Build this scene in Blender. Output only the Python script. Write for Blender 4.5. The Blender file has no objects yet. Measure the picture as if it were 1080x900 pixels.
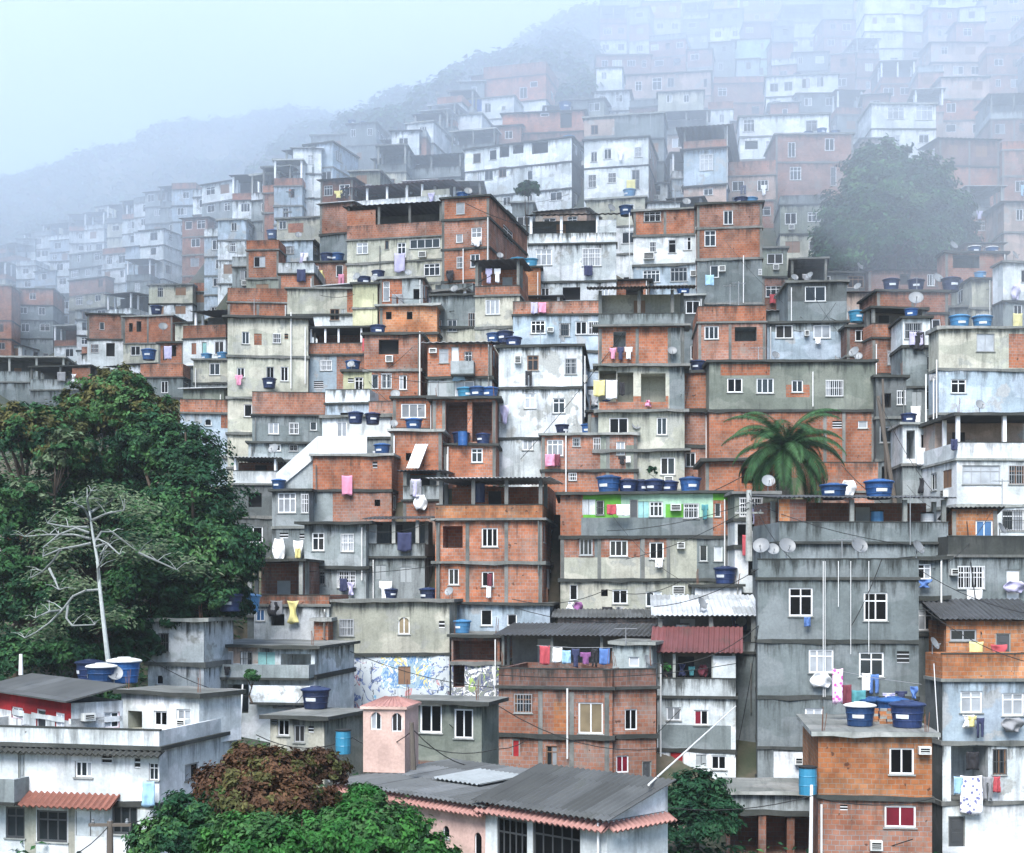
import bpy, math, random
from mathutils import Vector, noise
R = math.radians
rnd = random.Random(7)
F = 1500.0; CX = 540.0; HY = 620.0; CZ = 12.0      # focal length in photo pixels, image centre, eye-level row, eye height
scene = bpy.context.scene
COL = scene.collection

def at(x, y, D):
    return Vector(((x - CX) / F * D, D, CZ + (HY - y) / F * D))

# ------------------------------------------------------------------ materials
M = {}
def nt(name):
    m = bpy.data.materials.new(name); m.use_nodes = True
    n = m.node_tree; n.nodes.clear()
    out = n.nodes.new('ShaderNodeOutputMaterial')
    b = n.nodes.new('ShaderNodeBsdfPrincipled')
    n.links.new(b.outputs[0], out.inputs[0])
    M[name] = m
    return m, n, b
def N(n, t, **kw):
    x = n.nodes.new(t)
    for k, v in kw.items():
        if k.startswith('i_'):
            x.inputs[int(k[2:])].default_value = v
        else:
            setattr(x, k, v)
    return x
def ramp(n, fac, stops):
    r = n.nodes.new('ShaderNodeValToRGB'); e = r.color_ramp.elements
    while len(e) < len(stops): e.new(0.5)
    for i, (p, c) in enumerate(stops):
        e[i].position = p
        e[i].color = (c, c, c, 1) if isinstance(c, (int, float)) else (*c, 1)
    n.links.new(fac, r.inputs[0])
    return r.outputs[0]
def mix(n, fac, a, b, mode='MIX'):
    x = n.nodes.new('ShaderNodeMix'); x.data_type = 'RGBA'; x.blend_type = mode
    for s, v in ((x.inputs[0], fac), (x.inputs[6], a), (x.inputs[7], b)):
        if isinstance(v, bpy.types.NodeSocket): n.links.new(v, s)
        elif isinstance(v, (int, float)): s.default_value = v
        else: s.default_value = (*v, 1)
    return x.outputs[2]
def shifted_uv(n):
    uv = N(n, 'ShaderNodeUVMap'); oi = N(n, 'ShaderNodeObjectInfo')
    mul = N(n, 'ShaderNodeMath', operation='MULTIPLY', i_1=61.0)
    n.links.new(oi.outputs['Random'], mul.inputs[0])
    add = N(n, 'ShaderNodeVectorMath', operation='ADD')
    cmb = N(n, 'ShaderNodeCombineXYZ')
    n.links.new(mul.outputs[0], cmb.inputs[0]); n.links.new(mul.outputs[0], cmb.inputs[2])
    n.links.new(uv.outputs[0], add.inputs[0]); n.links.new(cmb.outputs[0], add.inputs[1])
    return uv.outputs[0], add.outputs[0], oi.outputs['Random']
def mapped(n, vec, scale):
    mp = N(n, 'ShaderNodeMapping'); mp.inputs['Scale'].default_value = scale
    n.links.new(vec, mp.inputs[0]); return mp.outputs[0]
def noise_t(n, vec, scale, detail=4, rough=.6):
    t = N(n, 'ShaderNodeTexNoise'); t.inputs['Scale'].default_value = scale
    t.inputs['Detail'].default_value = detail; t.inputs['Roughness'].default_value = rough
    n.links.new(vec, t.inputs['Vector']); return t.outputs[0]
def vary(n, col, rand, amt=.25):
    h = N(n, 'ShaderNodeHueSaturation')
    mr = N(n, 'ShaderNodeMapRange'); mr.inputs[3].default_value = 1 - amt; mr.inputs[4].default_value = 1 + amt * .6
    n.links.new(rand, mr.inputs[0]); n.links.new(mr.outputs[0], h.inputs['Value'])
    n.links.new(col, h.inputs['Color']); return h.outputs[0]

DIRT = (.026, .030, .029)
def runs(n, c, amt):
    uv2 = N(n, 'ShaderNodeUVMap', uv_map='Run'); oi = N(n, 'ShaderNodeObjectInfo')
    sp = N(n, 'ShaderNodeSeparateXYZ'); n.links.new(uv2.outputs[0], sp.inputs[0])
    k = N(n, 'ShaderNodeMath', operation='MULTIPLY_ADD', i_1=83.0); n.links.new(oi.outputs['Random'], k.inputs[0]); n.links.new(sp.outputs[0], k.inputs[2])
    vz = N(n, 'ShaderNodeMath', operation='MULTIPLY', i_1=.10); n.links.new(sp.outputs[1], vz.inputs[0])
    cv = N(n, 'ShaderNodeCombineXYZ'); n.links.new(k.outputs[0], cv.inputs[0]); n.links.new(vz.outputs[0], cv.inputs[1])
    L = N(n, 'ShaderNodeMapRange'); L.inputs[1].default_value = .40; L.inputs[2].default_value = .76; L.inputs[3].default_value = 0; L.inputs[4].default_value = 1.9
    n.links.new(noise_t(n, cv.outputs[0], 1.5, 8, .72), L.inputs[0])
    d = N(n, 'ShaderNodeMath', operation='SUBTRACT'); n.links.new(L.outputs[0], d.inputs[0]); n.links.new(sp.outputs[1], d.inputs[1])
    f = N(n, 'ShaderNodeMath', operation='MULTIPLY', i_1=amt * 1.5); n.links.new(d.outputs[0], f.inputs[0])
    f2 = N(n, 'ShaderNodeClamp'); n.links.new(f.outputs[0], f2.inputs[0]); f2.inputs['Max'].default_value = amt
    return mix(n, f2.outputs[0], c, DIRT)
def plaster(name, col, dirt=.6, patch=None, rough=.9, amt=.2):
    m, n, b = nt(name)
    uv, sv, rand = shifted_uv(n)
    blot = ramp(n, noise_t(n, sv, .45, 6, .65), [(.33, .0), (.7, 1.0)])
    c = mix(n, blot, tuple(x * .62 for x in col), tuple(min(.9, x * 1.08) for x in col))
    pn_ = ramp(n, noise_t(n, mapped(n, sv, (.55, .9, 1)), .7, 2, .4), [(.47, 0.0), (.50, 1.0)])      # trowelled panels of another batch
    c = mix(n, pn_, c, mix(n, 1.0, c, (.80, .83, .82), 'MULTIPLY'))
    if patch:                                   # bare render showing where the paint has gone
        pf = ramp(n, noise_t(n, sv, .62, 7, .6), [(.56, 0.0), (.60, 1.0)])
        c = mix(n, pf, c, patch)
    st = noise_t(n, mapped(n, sv, (2.3, .22, 1)), 1.0, 7, .68)     # rain streaks
    sf = ramp(n, st, [(.50, 0.0), (.74, dirt)])
    c = mix(n, sf, c, DIRT)
    mf = ramp(n, noise_t(n, sv, 1.3, 8, .75), [(.58, 0.0), (.78, dirt)])   # mould
    c = mix(n, mf, c, DIRT)
    c = runs(n, c, min(.9, dirt * 1.5))
    fine = noise_t(n, sv, 9, 3, .6)
    c = mix(n, .22, c, mix(n, 1.0, c, ramp(n, fine, [(.3, .45), (.7, 1.35)]), 'MULTIPLY'))
    c = vary(n, c, rand, amt)
    n.links.new(c, b.inputs['Base Color']); b.inputs['Roughness'].default_value = rough; b.inputs['Specular IOR Level'].default_value = .15
    bp = N(n, 'ShaderNodeBump'); bp.inputs['Strength'].default_value = .25; bp.inputs['Distance'].default_value = .03
    n.links.new(noise_t(n, sv, 5, 5, .7), bp.inputs['Height']); n.links.new(bp.outputs[0], b.inputs['Normal'])
def brick(name, c1, c2, mortar, cement=.35, bw=.30, rh=.2, dirt=.55):
    m, n, b = nt(name)
    uv, sv, rand = shifted_uv(n)
    t = N(n, 'ShaderNodeTexBrick'); t.inputs['Scale'].default_value = 1
    t.inputs['Color1'].default_value = (*c1, 1); t.inputs['Color2'].default_value = (*c2, 1); t.inputs['Mortar'].default_value = (*mortar, 1)
    t.inputs['Mortar Size'].default_value = .014; t.inputs['Brick Width'].default_value = bw; t.inputs['Row Height'].default_value = rh
    t.inputs['Mortar Smooth'].default_value = .2; t.inputs['Bias'].default_value = -.15
    wob = N(n, 'ShaderNodeVectorMath', operation='MULTIPLY_ADD')      # slightly wavering courses
    nz = N(n, 'ShaderNodeTexNoise'); nz.inputs['Scale'].default_value = .9
    n.links.new(sv, nz.inputs['Vector'])
    n.links.new(nz.outputs['Color'], wob.inputs[0]); wob.inputs[1].default_value = (.10, .10, 0); n.links.new(sv, wob.inputs[2])
    n.links.new(wob.outputs[0], t.inputs['Vector'])
    c = t.outputs['Color']
    big = ramp(n, noise_t(n, sv, .5, 6, .7), [(.28, .42), (.5, .85), (.72, 1.3)])
    c = mix(n, 1.0, c, big, 'MULTIPLY')
    pk = ramp(n, noise_t(n, mapped(n, sv, (.6, 1.1, 1)), .55, 3, .5), [(.46, 0.0), (.52, .75)])      # a paler, pinker batch of blocks
    c = mix(n, pk, c, mix(n, 1.0, c, (1.05, 1.28, 1.5), 'MULTIPLY'))
    cf = ramp(n, noise_t(n, mapped(n, sv, (1.0, .7, 1)), .8, 8, .72), [(.53, 0.0), (.66, cement)])    # smears of mortar
    c = mix(n, cf, c, (.22, .205, .185))
    hf = ramp(n, noise_t(n, sv, 2.6, 2, .5), [(.70, 0.0), (.72, .8)])                     # broken blocks
    c = mix(n, hf, c, (.06, .03, .022))
    sf = ramp(n, noise_t(n, mapped(n, sv, (1.9, .2, 1)), 1.0, 7, .68), [(.54, 0.0), (.76, dirt)])
    c = mix(n, sf, c, DIRT)
    c = runs(n, c, min(.85, dirt * 1.2))
    c = vary(n, c, rand, .2)
    n.links.new(c, b.inputs['Base Color']); b.inputs['Roughness'].default_value = .9; b.inputs['Specular IOR Level'].default_value = .12
    bp = N(n, 'ShaderNodeBump'); bp.inputs['Strength'].default_value = .5; bp.inputs['Distance'].default_value = .02
    n.links.new(t.outputs['Fac'], bp.inputs['Height']); bp.invert = True
    n.links.new(bp.outputs[0], b.inputs['Normal'])
def plain(name, col, rough=.6, metal=0, amt=.12, noise_amt=.25, scale=2.0, sheets=False):
    m, n, b = nt(name)
    uv, sv, rand = shifted_uv(n)
    c = mix(n, ramp(n, noise_t(n, sv, scale, 6, .65), [(.3, 0.0), (.75, 1.0)]), tuple(x * (1 - noise_amt) for x in col), col)
    if sheets:                                  # sheets of different age, rust and moss
        k = N(n, 'ShaderNodeTexBrick'); k.inputs['Scale'].default_value = 1; k.inputs['Brick Width'].default_value = 1.05; k.inputs['Row Height'].default_value = 2.2; k.inputs['Mortar Size'].default_value = .012
        k.inputs['Color1'].default_value = (.62, .62, .60, 1); k.inputs['Color2'].default_value = (1.25, 1.25, 1.27, 1); k.inputs['Mortar'].default_value = (.4, .4, .4, 1)
        n.links.new(sv, k.inputs['Vector']); c = mix(n, 1.0, c, k.outputs['Color'], 'MULTIPLY')
        c = mix(n, ramp(n, noise_t(n, sv, .9, 8, .75), [(.56, 0.0), (.72, .7)]), c, (.035, .038, .028))
    c = vary(n, c, rand, amt)
    n.links.new(c, b.inputs['Base Color']); b.inputs['Roughness'].default_value = rough; b.inputs['Metallic'].default_value = metal
def graffiti(name, base, cols, sc=1.1):
    m, n, b = nt(name)
    uv, sv, rand = shifted_uv(n)
    c = mix(n, ramp(n, noise_t(n, sv, .5, 5), [(.3, 0.0), (.7, 1.0)]), tuple(x * .7 for x in base), base)
    for i, (col, s, th) in enumerate(cols):
        v = mapped(n, sv, (1 + .3 * i, 1 - .1 * i, 1)); mp = v.node; mp.inputs['Location'].default_value = (i * 7.3, i * 3.1, i * 1.7)
        w = N(n, 'ShaderNodeTexNoise'); w.inputs['Scale'].default_value = s * sc; w.inputs['Detail'].default_value = 3; w.inputs['Distortion'].default_value = 2.2
        n.links.new(v, w.inputs['Vector'])
        f = ramp(n, w.outputs[0], [(th, 0.0), (th + .015, .9), (th + .06, .9), (th + .075, 0.0)])
        c = mix(n, f, c, col)
    st = noise_t(n, mapped(n, sv, (2.0, .25, 1)), 1.0, 7, .68)
    c = mix(n, ramp(n, st, [(.54, 0.0), (.75, .5)]), c, DIRT)
    n.links.new(c, b.inputs['Base Color']); b.inputs['Roughness'].default_value = .85

brick('B', (.37, .135, .068), (.27, .092, .048), (.25, .20, .165))
brick('b', (.34, .145, .088), (.26, .105, .065), (.26, .22, .19), cement=.75)
brick('o', (.42, .165, .068), (.32, .115, .046), (.30, .22, .16), cement=.22, dirt=.4)
brick('e', (.20, .09, .06), (.16, .068, .045), (.16, .135, .12), cement=.5, dirt=.75)
plaster('W', (.66, .70, .73), .6, patch=(.33, .345, .335))
plaster('w', (.74, .77, .79), .34, amt=.06)
plaster('G', (.212, .242, .250), .6)
plaster('g', (.31, .345, .355), .6)
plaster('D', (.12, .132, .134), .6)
plaster('C', (.50, .495, .42), .5, patch=(.31, .32, .29))
plaster('Y', (.52, .51, .34), .35, amt=.1)
plaster('N', (.235, .258, .222), .5)
plaster('L', (.42, .50, .58), .45, patch=(.32, .34, .35))
plaster('K', (.66, .455, .395), .10, amt=.05)
plaster('V', (.15, .44, .06), .15, amt=.05)
plaster('v', (.45, .66, .50), .15, amt=.05)
plaster('R', (.33, .022, .028), .15, amt=.05)
plaster('U', (.05, .16, .52), .15, amt=.05)
plaster('p', (.46, .35, .30), .4, patch=(.31, .30, .28))
plaster('tl', (.30, .55, .55), .3)
plaster('mould', (.062, .066, .062), .8)
plaster('concrete', (.20, .205, .195), .7)
plaster('light_concrete', (.36, .37, .355), .6)
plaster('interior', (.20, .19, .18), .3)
graffiti('mural', (.52, .57, .60), [((.07, .12, .30), .9, .58), ((.40, .16, .17), .6, .63), ((.03, .04, .07), 1.3, .60), ((.12, .34, .52), .5, .66)])
graffiti('mural_blue', (.32, .44, .50), [((.80, .82, .80), .7, .48), ((.70, .55, .12), .5, .58), ((.08, .20, .42), .9, .43)])
graffiti('mural_grey', (.22, .24, .23), [((.8, .8, .78), .9, .50), ((.30, .42, .08), .7, .58), ((.05, .06, .16), 1.2, .44), ((.7, .72, .72), .6, .40)])
plain('white_frame', (.78, .80, .82), .4)
plain('grey_frame', (.36, .38, .40), .4)
plain('dark_frame', (.06, .065, .07), .4)
plain('wood', (.20, .11, .06), .6)
plain('shutter', (.30, .33, .34), .5)
plain('pvc', (.74, .75, .74), .45)
plain('steel', (.34, .35, .36), .45, .6)
plain('rust', (.16, .075, .045), .8)
plain('roof_dark', (.05, .054, .058), .75, noise_amt=.5, sheets=True)
plain('roof_grey', (.078, .085, .086), .85, noise_amt=.45, scale=.9, sheets=True)
plain('roof_zinc', (.50, .53, .55), .55, noise_amt=.3, sheets=True)
plain('roof_brown', (.08, .065, .058), .85, noise_amt=.5, sheets=True)
plain('roof_red', (.12, .038, .038), .7, noise_amt=.35, sheets=True)
plain('roof_green', (.05, .13, .075), .7, noise_amt=.35, sheets=True)
plain('tile_red', (.22, .085, .06), .8, amt=.1, noise_amt=.5, scale=3)
plain('tile_pink', (.36, .185, .16), .8, amt=.1, noise_amt=.4, scale=3)
plain('roof_pale', (.125, .135, .138), .85, noise_amt=.45, scale=.9, sheets=True)
plain('skylight', (.26, .285, .29), .6)
plain('tank_blue', (.014, .085, .26), .5, amt=.45, noise_amt=.55)
plain('tank_navy', (.010, .028, .10), .5, amt=.45, noise_amt=.55)
plain('tank_pale', (.06, .22, .42), .45, amt=.2)
plain('tank_teal', (.03, .20, .33), .45, amt=.2)
plain('sticker', (.62, .66, .70), .5)
plain('dish_grey', (.20, .215, .225), .5, amt=.25)
plain('ac_white', (.66, .68, .66), .5)
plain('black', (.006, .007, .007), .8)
plain('bark', (.075, .055, .040), .95, noise_amt=.5, scale=4)
plain('pale_bark', (.44, .48, .47), .85, noise_amt=.35, scale=4)
plain('palm_bark', (.22, .19, .15), .95, noise_amt=.5, scale=6)
plain('wood_pole', (.10, .085, .07), .9)
plain('mosquito', (.18, .20, .21), .5)
def glassy(name, col, rough=.1, spec=.5):
    m, n, b = nt(name)
    uv, sv, rand = shifted_uv(n)
    c = mix(n, ramp(n, noise_t(n, sv, .8, 3), [(.35, 0.0), (.65, 1.0)]), tuple(x * .6 for x in col), col)
    c = vary(n, c, rand, .5)
    n.links.new(c, b.inputs['Base Color']); b.inputs['Roughness'].default_value = rough; b.inputs['IOR'].default_value = 1.38; b.inputs['Specular IOR Level'].default_value = spec
glassy('glass', (.020, .028, .033)); glassy('glass_dark', (.005, .006, .007), .2, .12)
glassy('curtain', (.36, .39, .42), .25); glassy('curtain_red', (.20, .012, .03), .3); glassy('curtain_tan', (.30, .24, .15), .3); glassy('glass_blue', (.05, .14, .30), .15)
for nm, c in dict(cloth_white=(.78, .80, .82), cloth_navy=(.02, .03, .10), cloth_blue=(.04, .15, .45), cloth_sky=(.25, .50, .72), cloth_red=(.46, .03, .05), cloth_pink=(.72, .22, .38),
                  cloth_purple=(.22, .05, .22), cloth_yellow=(.70, .62, .18), cloth_green=(.06, .28, .14), cloth_black=(.015, .015, .02), cloth_grey=(.25, .26, .28), cloth_lilac=(.42, .40, .62), cloth_teal=(.03, .25, .28), cloth_maroon=(.16, .015, .035)).items():
    gm_ = sum(c) / 3; plain(nm, tuple(gm_ + (x - gm_) * .78 for x in c), .9, amt=.05)
def dotted(name, base, dot):
    m, n, b = nt(name); uv, sv, rand = shifted_uv(n)
    v = N(n, 'ShaderNodeTexVoronoi'); v.inputs['Scale'].default_value = 5
    n.links.new(sv, v.inputs['Vector'])
    c = mix(n, ramp(n, v.outputs[0], [(.30, 1.0), (.36, 0.0)]), base, dot)
    n.links.new(c, b.inputs['Base Color']); b.inputs['Roughness'].default_value = .9
dotted('cloth_dots', (.74, .76, .80), (.14, .15, .30)); dotted('cloth_floral', (.72, .50, .66), (.50, .08, .32))
def leafy(name, cols, sc=.35, tr=.25):
    m, n, b = nt(name)
    tc = N(n, 'ShaderNodeTexCoord'); g = N(n, 'ShaderNodeNewGeometry')
    f = noise_t(n, tc.outputs['Object'], sc, 4, .6)
    c = ramp(n, f, [(.34, cols[0]), (.5, cols[1]), (.68, cols[2])])
    mr = N(n, 'ShaderNodeMapRange'); mr.inputs[3].default_value = .36; mr.inputs[4].default_value = 1.0
    n.links.new(g.outputs['Random Per Island'], mr.inputs[0])
    h = N(n, 'ShaderNodeHueSaturation'); n.links.new(mr.outputs[0], h.inputs['Value']); n.links.new(c, h.inputs['Color'])
    n.links.new(h.outputs[0], b.inputs['Base Color']); b.inputs['Roughness'].default_value = .6; b.inputs['Specular IOR Level'].default_value = .12
    out = [x for x in n.nodes if x.type == 'OUTPUT_MATERIAL'][0]
    t = N(n, 'ShaderNodeBsdfTranslucent'); n.links.new(h.outputs[0], t.inputs[0])
    ms = N(n, 'ShaderNodeMixShader'); ms.inputs[0].default_value = tr
    n.links.new(b.outputs[0], ms.inputs[1]); n.links.new(t.outputs[0], ms.inputs[2]); n.links.new(ms.outputs[0], out.inputs[0])
leafy('leaf_deep', [(.007, .036, .018), (.018, .075, .033), (.045, .125, .050)])
leafy('leaf_mid', [(.020, .075, .028), (.045, .135, .045), (.095, .205, .065)])
leafy('leaf_olive', [(.045, .062, .022), (.095, .100, .034), (.15, .140, .050)])
leafy('leaf_bright', [(.014, .075, .018), (.03, .14, .03), (.07, .23, .05)], .6)
leafy('leaf_rust', [(.042, .028, .020), (.100, .052, .030), (.165, .090, .048)], .5)
leafy('leaf_grey', [(.08, .13, .07), (.14, .20, .11), (.22, .28, .17)], .8)
leafy('leaf_palm', [(.024, .08, .032), (.046, .125, .046), (.09, .19, .08)], .5)

# ------------------------------------------------------------------ mesh builder
class MB:
    def __init__(s): s.v = []; s.f = []; s.m = []; s.uv = []; s.mats = []; s.run = {}
    def mi(s, name):
        if name not in s.mats: s.mats.append(name)
        return s.mats.index(name)
    def poly(s, pts, mat, uvs=None, run=None):
        if run is not None: s.run[len(s.f)] = run
        i = len(s.v); s.v.extend(tuple(p) for p in pts); s.f.append(tuple(range(i, i + len(pts)))); s.m.append(s.mi(mat))
        if uvs is None:
            a, b, c = Vector(pts[0]), Vector(pts[1]), Vector(pts[2]); nn = (b - a).cross(c - a)
            ax, ay, az = abs(nn.x), abs(nn.y), abs(nn.z)
            if az > ax and az > ay: uvs = [(p[0], p[1]) for p in pts]
            elif ax > ay: uvs = [(p[1] + 3.3, p[2]) for p in pts]
            else: uvs = [(p[0], p[2]) for p in pts]
        s.uv.extend(uvs)
    def box(s, x0, x1, y0, y1, z0, z1, mat, top=None, skip=''):
        A = [(x0, y0, z0), (x1, y0, z0), (x1, y1, z0), (x0, y1, z0), (x0, y0, z1), (x1, y0, z1), (x1, y1, z1), (x0, y1, z1)]
        for key, q in (('f', (0, 1, 5, 4)), ('r', (1, 2, 6, 5)), ('b', (2, 3, 7, 6)), ('l', (3, 0, 4, 7)), ('t', (4, 5, 6, 7)), ('d', (3, 2, 1, 0))):
            if key in skip: continue
            s.poly([A[k] for k in q], (top or mat) if key == 't' else mat)
    def tube(s, pts, r, mat, n=6, taper=None, cap=True):
        pts = [Vector(p) for p in pts]; rings = []
        for i, p in enumerate(pts):
            d = (pts[min(i + 1, len(pts) - 1)] - pts[max(i - 1, 0)]).normalized()
            a = d.cross(Vector((0, 0, 1)) if abs(d.z) < .9 else Vector((1, 0, 0))).normalized(); b = d.cross(a)
            rr = r if taper is None else r + (taper - r) * i / (len(pts) - 1)
            rings.append([p + a * rr * math.cos(2 * math.pi * k / n) + b * rr * math.sin(2 * math.pi * k / n) for k in range(n)])
        for i in range(len(rings) - 1):
            for k in range(n):
                s.poly([rings[i][k], rings[i][(k + 1) % n], rings[i + 1][(k + 1) % n], rings[i + 1][k]], mat)
        if cap: s.poly(rings[-1], mat); s.poly(rings[0][::-1], mat)
    def lathe(s, prof, mat, n=16, c=(0, 0, 0)):
        rs = [[(c[0] + r * math.cos(2 * math.pi * k / n), c[1] + r * math.sin(2 * math.pi * k / n), c[2] + z) for k in range(n)] for r, z in prof]
        for i in range(len(rs) - 1):
            for k in range(n):
                s.poly([rs[i][k], rs[i][(k + 1) % n], rs[i + 1][(k + 1) % n], rs[i + 1][k]], mat)
    def wave_sheet(s, p00, p10, p01, p11, mat, pitch=.22, amp=.035, thick=.02, rows=1):
        # corrugated sheet; waves run from edge p00-p10 (eave) to edge p01-p11
        p00, p10, p01, p11 = map(Vector, (p00, p10, p01, p11))
        n = max(4, min(240, int((p10 - p00).length / pitch * 4)))
        up = (p10 - p00).cross(p01 - p00).normalized()
        if up.z < 0: up = -up
        L = (p10 - p00).length
        for side in (0, 1):
            off = up * (-thick * side)
            for i in range(n):
                a, b = i / n, (i + 1) / n
                ha = up * amp * math.sin(a * L / pitch * 2 * math.pi); hb = up * amp * math.sin(b * L / pitch * 2 * math.pi)
                q = [p00.lerp(p10, a) + ha + off, p00.lerp(p10, b) + hb + off, p01.lerp(p11, b) + hb + off, p01.lerp(p11, a) + ha + off]
                s.poly(q if not side else q[::-1], mat)
                if not side:
                    s.poly([q[0] - up * thick, q[1] - up * thick, q[1], q[0]], mat)
        for A, B in ((p00, p01), (p10, p11)):
            s.poly([A - up * thick, B - up * thick, B, A], mat)
    def build(s, name, parent=None, loc=None, smooth=False, weld=False):
        me = bpy.data.meshes.new(name)
        me.from_pydata(s.v, [], s.f)
        for k in s.mats: me.materials.append(M[k])
        me.polygons.foreach_set('material_index', s.m)
        ul = me.uv_layers.new(name='UVMap')
        ul.data.foreach_set('uv', [c for p in s.uv for c in p])
        if True:
            r2 = me.uv_layers.new(name='Run'); fl = []
            for i, f in enumerate(s.f):
                q = s.run.get(i)
                if q: fl.extend([c for p in q for c in p])
                else: fl.extend([0.0, 9.0] * len(f))
            r2.data.foreach_set('uv', fl)
        if smooth: me.polygons.foreach_set('use_smooth', [True] * len(s.f))
        me.update()
        o = bpy.data.objects.new(name, me); COL.objects.link(o)
        if parent: o.parent = parent
        if loc is not None: o.location = loc
        return o
def empty(name, loc, rz=0):
    o = bpy.data.objects.new(name, None); COL.objects.link(o); o.location = loc; o.rotation_euler = (0, 0, rz); o.empty_display_size = .5
    return o
LABELS = {}
def tag(o, label=None, cat=None, group=None, kind=None):
    if label:
        o['label'] = label; LABELS.setdefault(label, []).append(o)
    if cat: o['category'] = cat
    if group: o['group'] = group
    if kind: o['kind'] = kind
    return o
def sstep(t):
    t = max(0, min(1, t)); return t * t * (3 - 2 * t)
FOG = True
HAZE_D = .00028; MIST_D = .0082
MIST = {}
EXPOSURE = 1.72
def mist(cfg):
    nx, ny = 50, 26; b = MB(); b.mats = ['mist_air']; V = {}
    def zb(X, Y): return 49 - 22 * sstep((X - 12) / 28) - 4 * sstep((-X - 14) / 50) + 8 * noise.noise((X * .035, Y * .035, 2.2)) + 3 * noise.noise((X * .11, Y * .11, 5.2)) - 30 * sstep((Y - 196) / 30) * sstep((X + 78) / 25) * (1 - sstep((X + 4) / 12))
    def yb(X): return 305 + 147 * sstep((X + 74) / 40)
    for i in range(nx + 1):
        X = -240 + 480 * i / nx; Y0, Y1 = 88, yb(X)
        for j in range(ny + 1):
            t = j / ny; Y = Y0 + (Y1 - Y0) * t; zl = zb(X, Y)
            e = min(1.0, min(t, 1 - t) * 6 + .0) ** .6 * min(1.0, min(i, nx - i) / 4) ** .6
            zh = zl + 6 + (150 + 40 * sstep((X + 80) / 60) - zl + 9 * noise.noise((X * .03, Y * .03, 9.1))) * e
            V[i, j, 0] = len(b.v); b.v.append((X, Y, zl)); V[i, j, 1] = len(b.v); b.v.append((X, Y, zh))
    def q(*k): b.f.append(tuple(V[a] for a in k)); b.m.append(0); b.uv.extend([(0, 0)] * 4)
    for i in range(nx):
        for j in range(ny):
            q((i, j, 0), (i, j + 1, 0), (i + 1, j + 1, 0), (i + 1, j, 0)); q((i, j, 1), (i + 1, j, 1), (i + 1, j + 1, 1), (i, j + 1, 1))
    for i in range(nx):
        q((i, 0, 0), (i + 1, 0, 0), (i + 1, 0, 1), (i, 0, 1)); q((i + 1, ny, 0), (i, ny, 0), (i, ny, 1), (i + 1, ny, 1))
    for j in range(ny):
        q((0, j + 1, 0), (0, j, 0), (0, j, 1), (0, j + 1, 1)); q((nx, j, 0), (nx, j + 1, 0), (nx, j + 1, 1), (nx, j, 1))
    o = b.build('cloud_bank'); tag(o, 'pale low cloud drifting over the upper houses of the hillside', 'cloud', kind='stuff')
SKIP_FILLS = set()
EXTRA_GROUND = []
for x_, y_, D_ in [(-60, 240, 340), (0, 222, 338), (60, 198, 338), (110, 172, 338), (200, 146, 338), (300, 140, 340), (400, 150, 345), (500, 160, 345), (600, 140, 345), (800, 100, 350), (1080, 100, 350),
                   (420, 128, 222), (470, 92, 228), (520, 74, 250), (590, 75, 222), (380, 132, 238), (300, 160, 262), (340, 145, 280), (0, 270, 292), (60, 245, 296), (130, 222, 300),
                   (600, 100, 208), (592, 52, 255), (560, 60, 232), (450, 110, 275)]:
    EXTRA_GROUND.append(tuple(at(x_, y_, D_)))
for x_ in range(-700, 1800, 120):
    EXTRA_GROUND += [(at(x_, 0, 420).x, 420, 60)]
    for D_, z_ in ((56, 1.5), (48, .5), (38, -3), (26, -8), (14, -11)):
        EXTRA_GROUND.append((at(x_, 0, D_).x, D_, z_))
for x_, y_, D_ in [(60, 720, 64), (140, 705, 70), (20, 740, 60), (-60, 720, 62), (40, 600, 84), (150, 560, 92), (230, 640, 84), (0, 520, 96), (100, 480, 106), (190, 500, 104), (-80, 560, 90), (-80, 450, 110),
                   (730, 860, 60), (740, 905, 54), (940, 300, 128), (900, 290, 130), (990, 290, 128), (940, 200, 150), (940, 540, 96)]:
    EXTRA_GROUND.append(tuple(at(x_, y_, D_)))

GAPS = []
# ------------------------------------------------------------------ houses
SPECS = []; HOUSES = {}

DP = [(-60, 330), (0, 268), (40, 238), (100, 196), (180, 158), (250, 135), (350, 112), (450, 98), (560, 86), (650, 76), (750, 66), (850, 57), (950, 50)]
def D0(y):
    if y <= DP[0][0]: return DP[0][1]
    for (ya, da), (yb, db) in zip(DP, DP[1:]):
        if y <= yb: return da + (db - da) * (y - ya) / (yb - ya)
    return DP[-1][1]
def dmap(x, y):
    k = sstep((340 - x) / 340) * sstep((470 - y) / 110)
    kr = sstep((x - 800) / 250) * sstep((300 - y) / 200)
    return D0(y) * (1 + .95 * k - .12 * kr)

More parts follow.
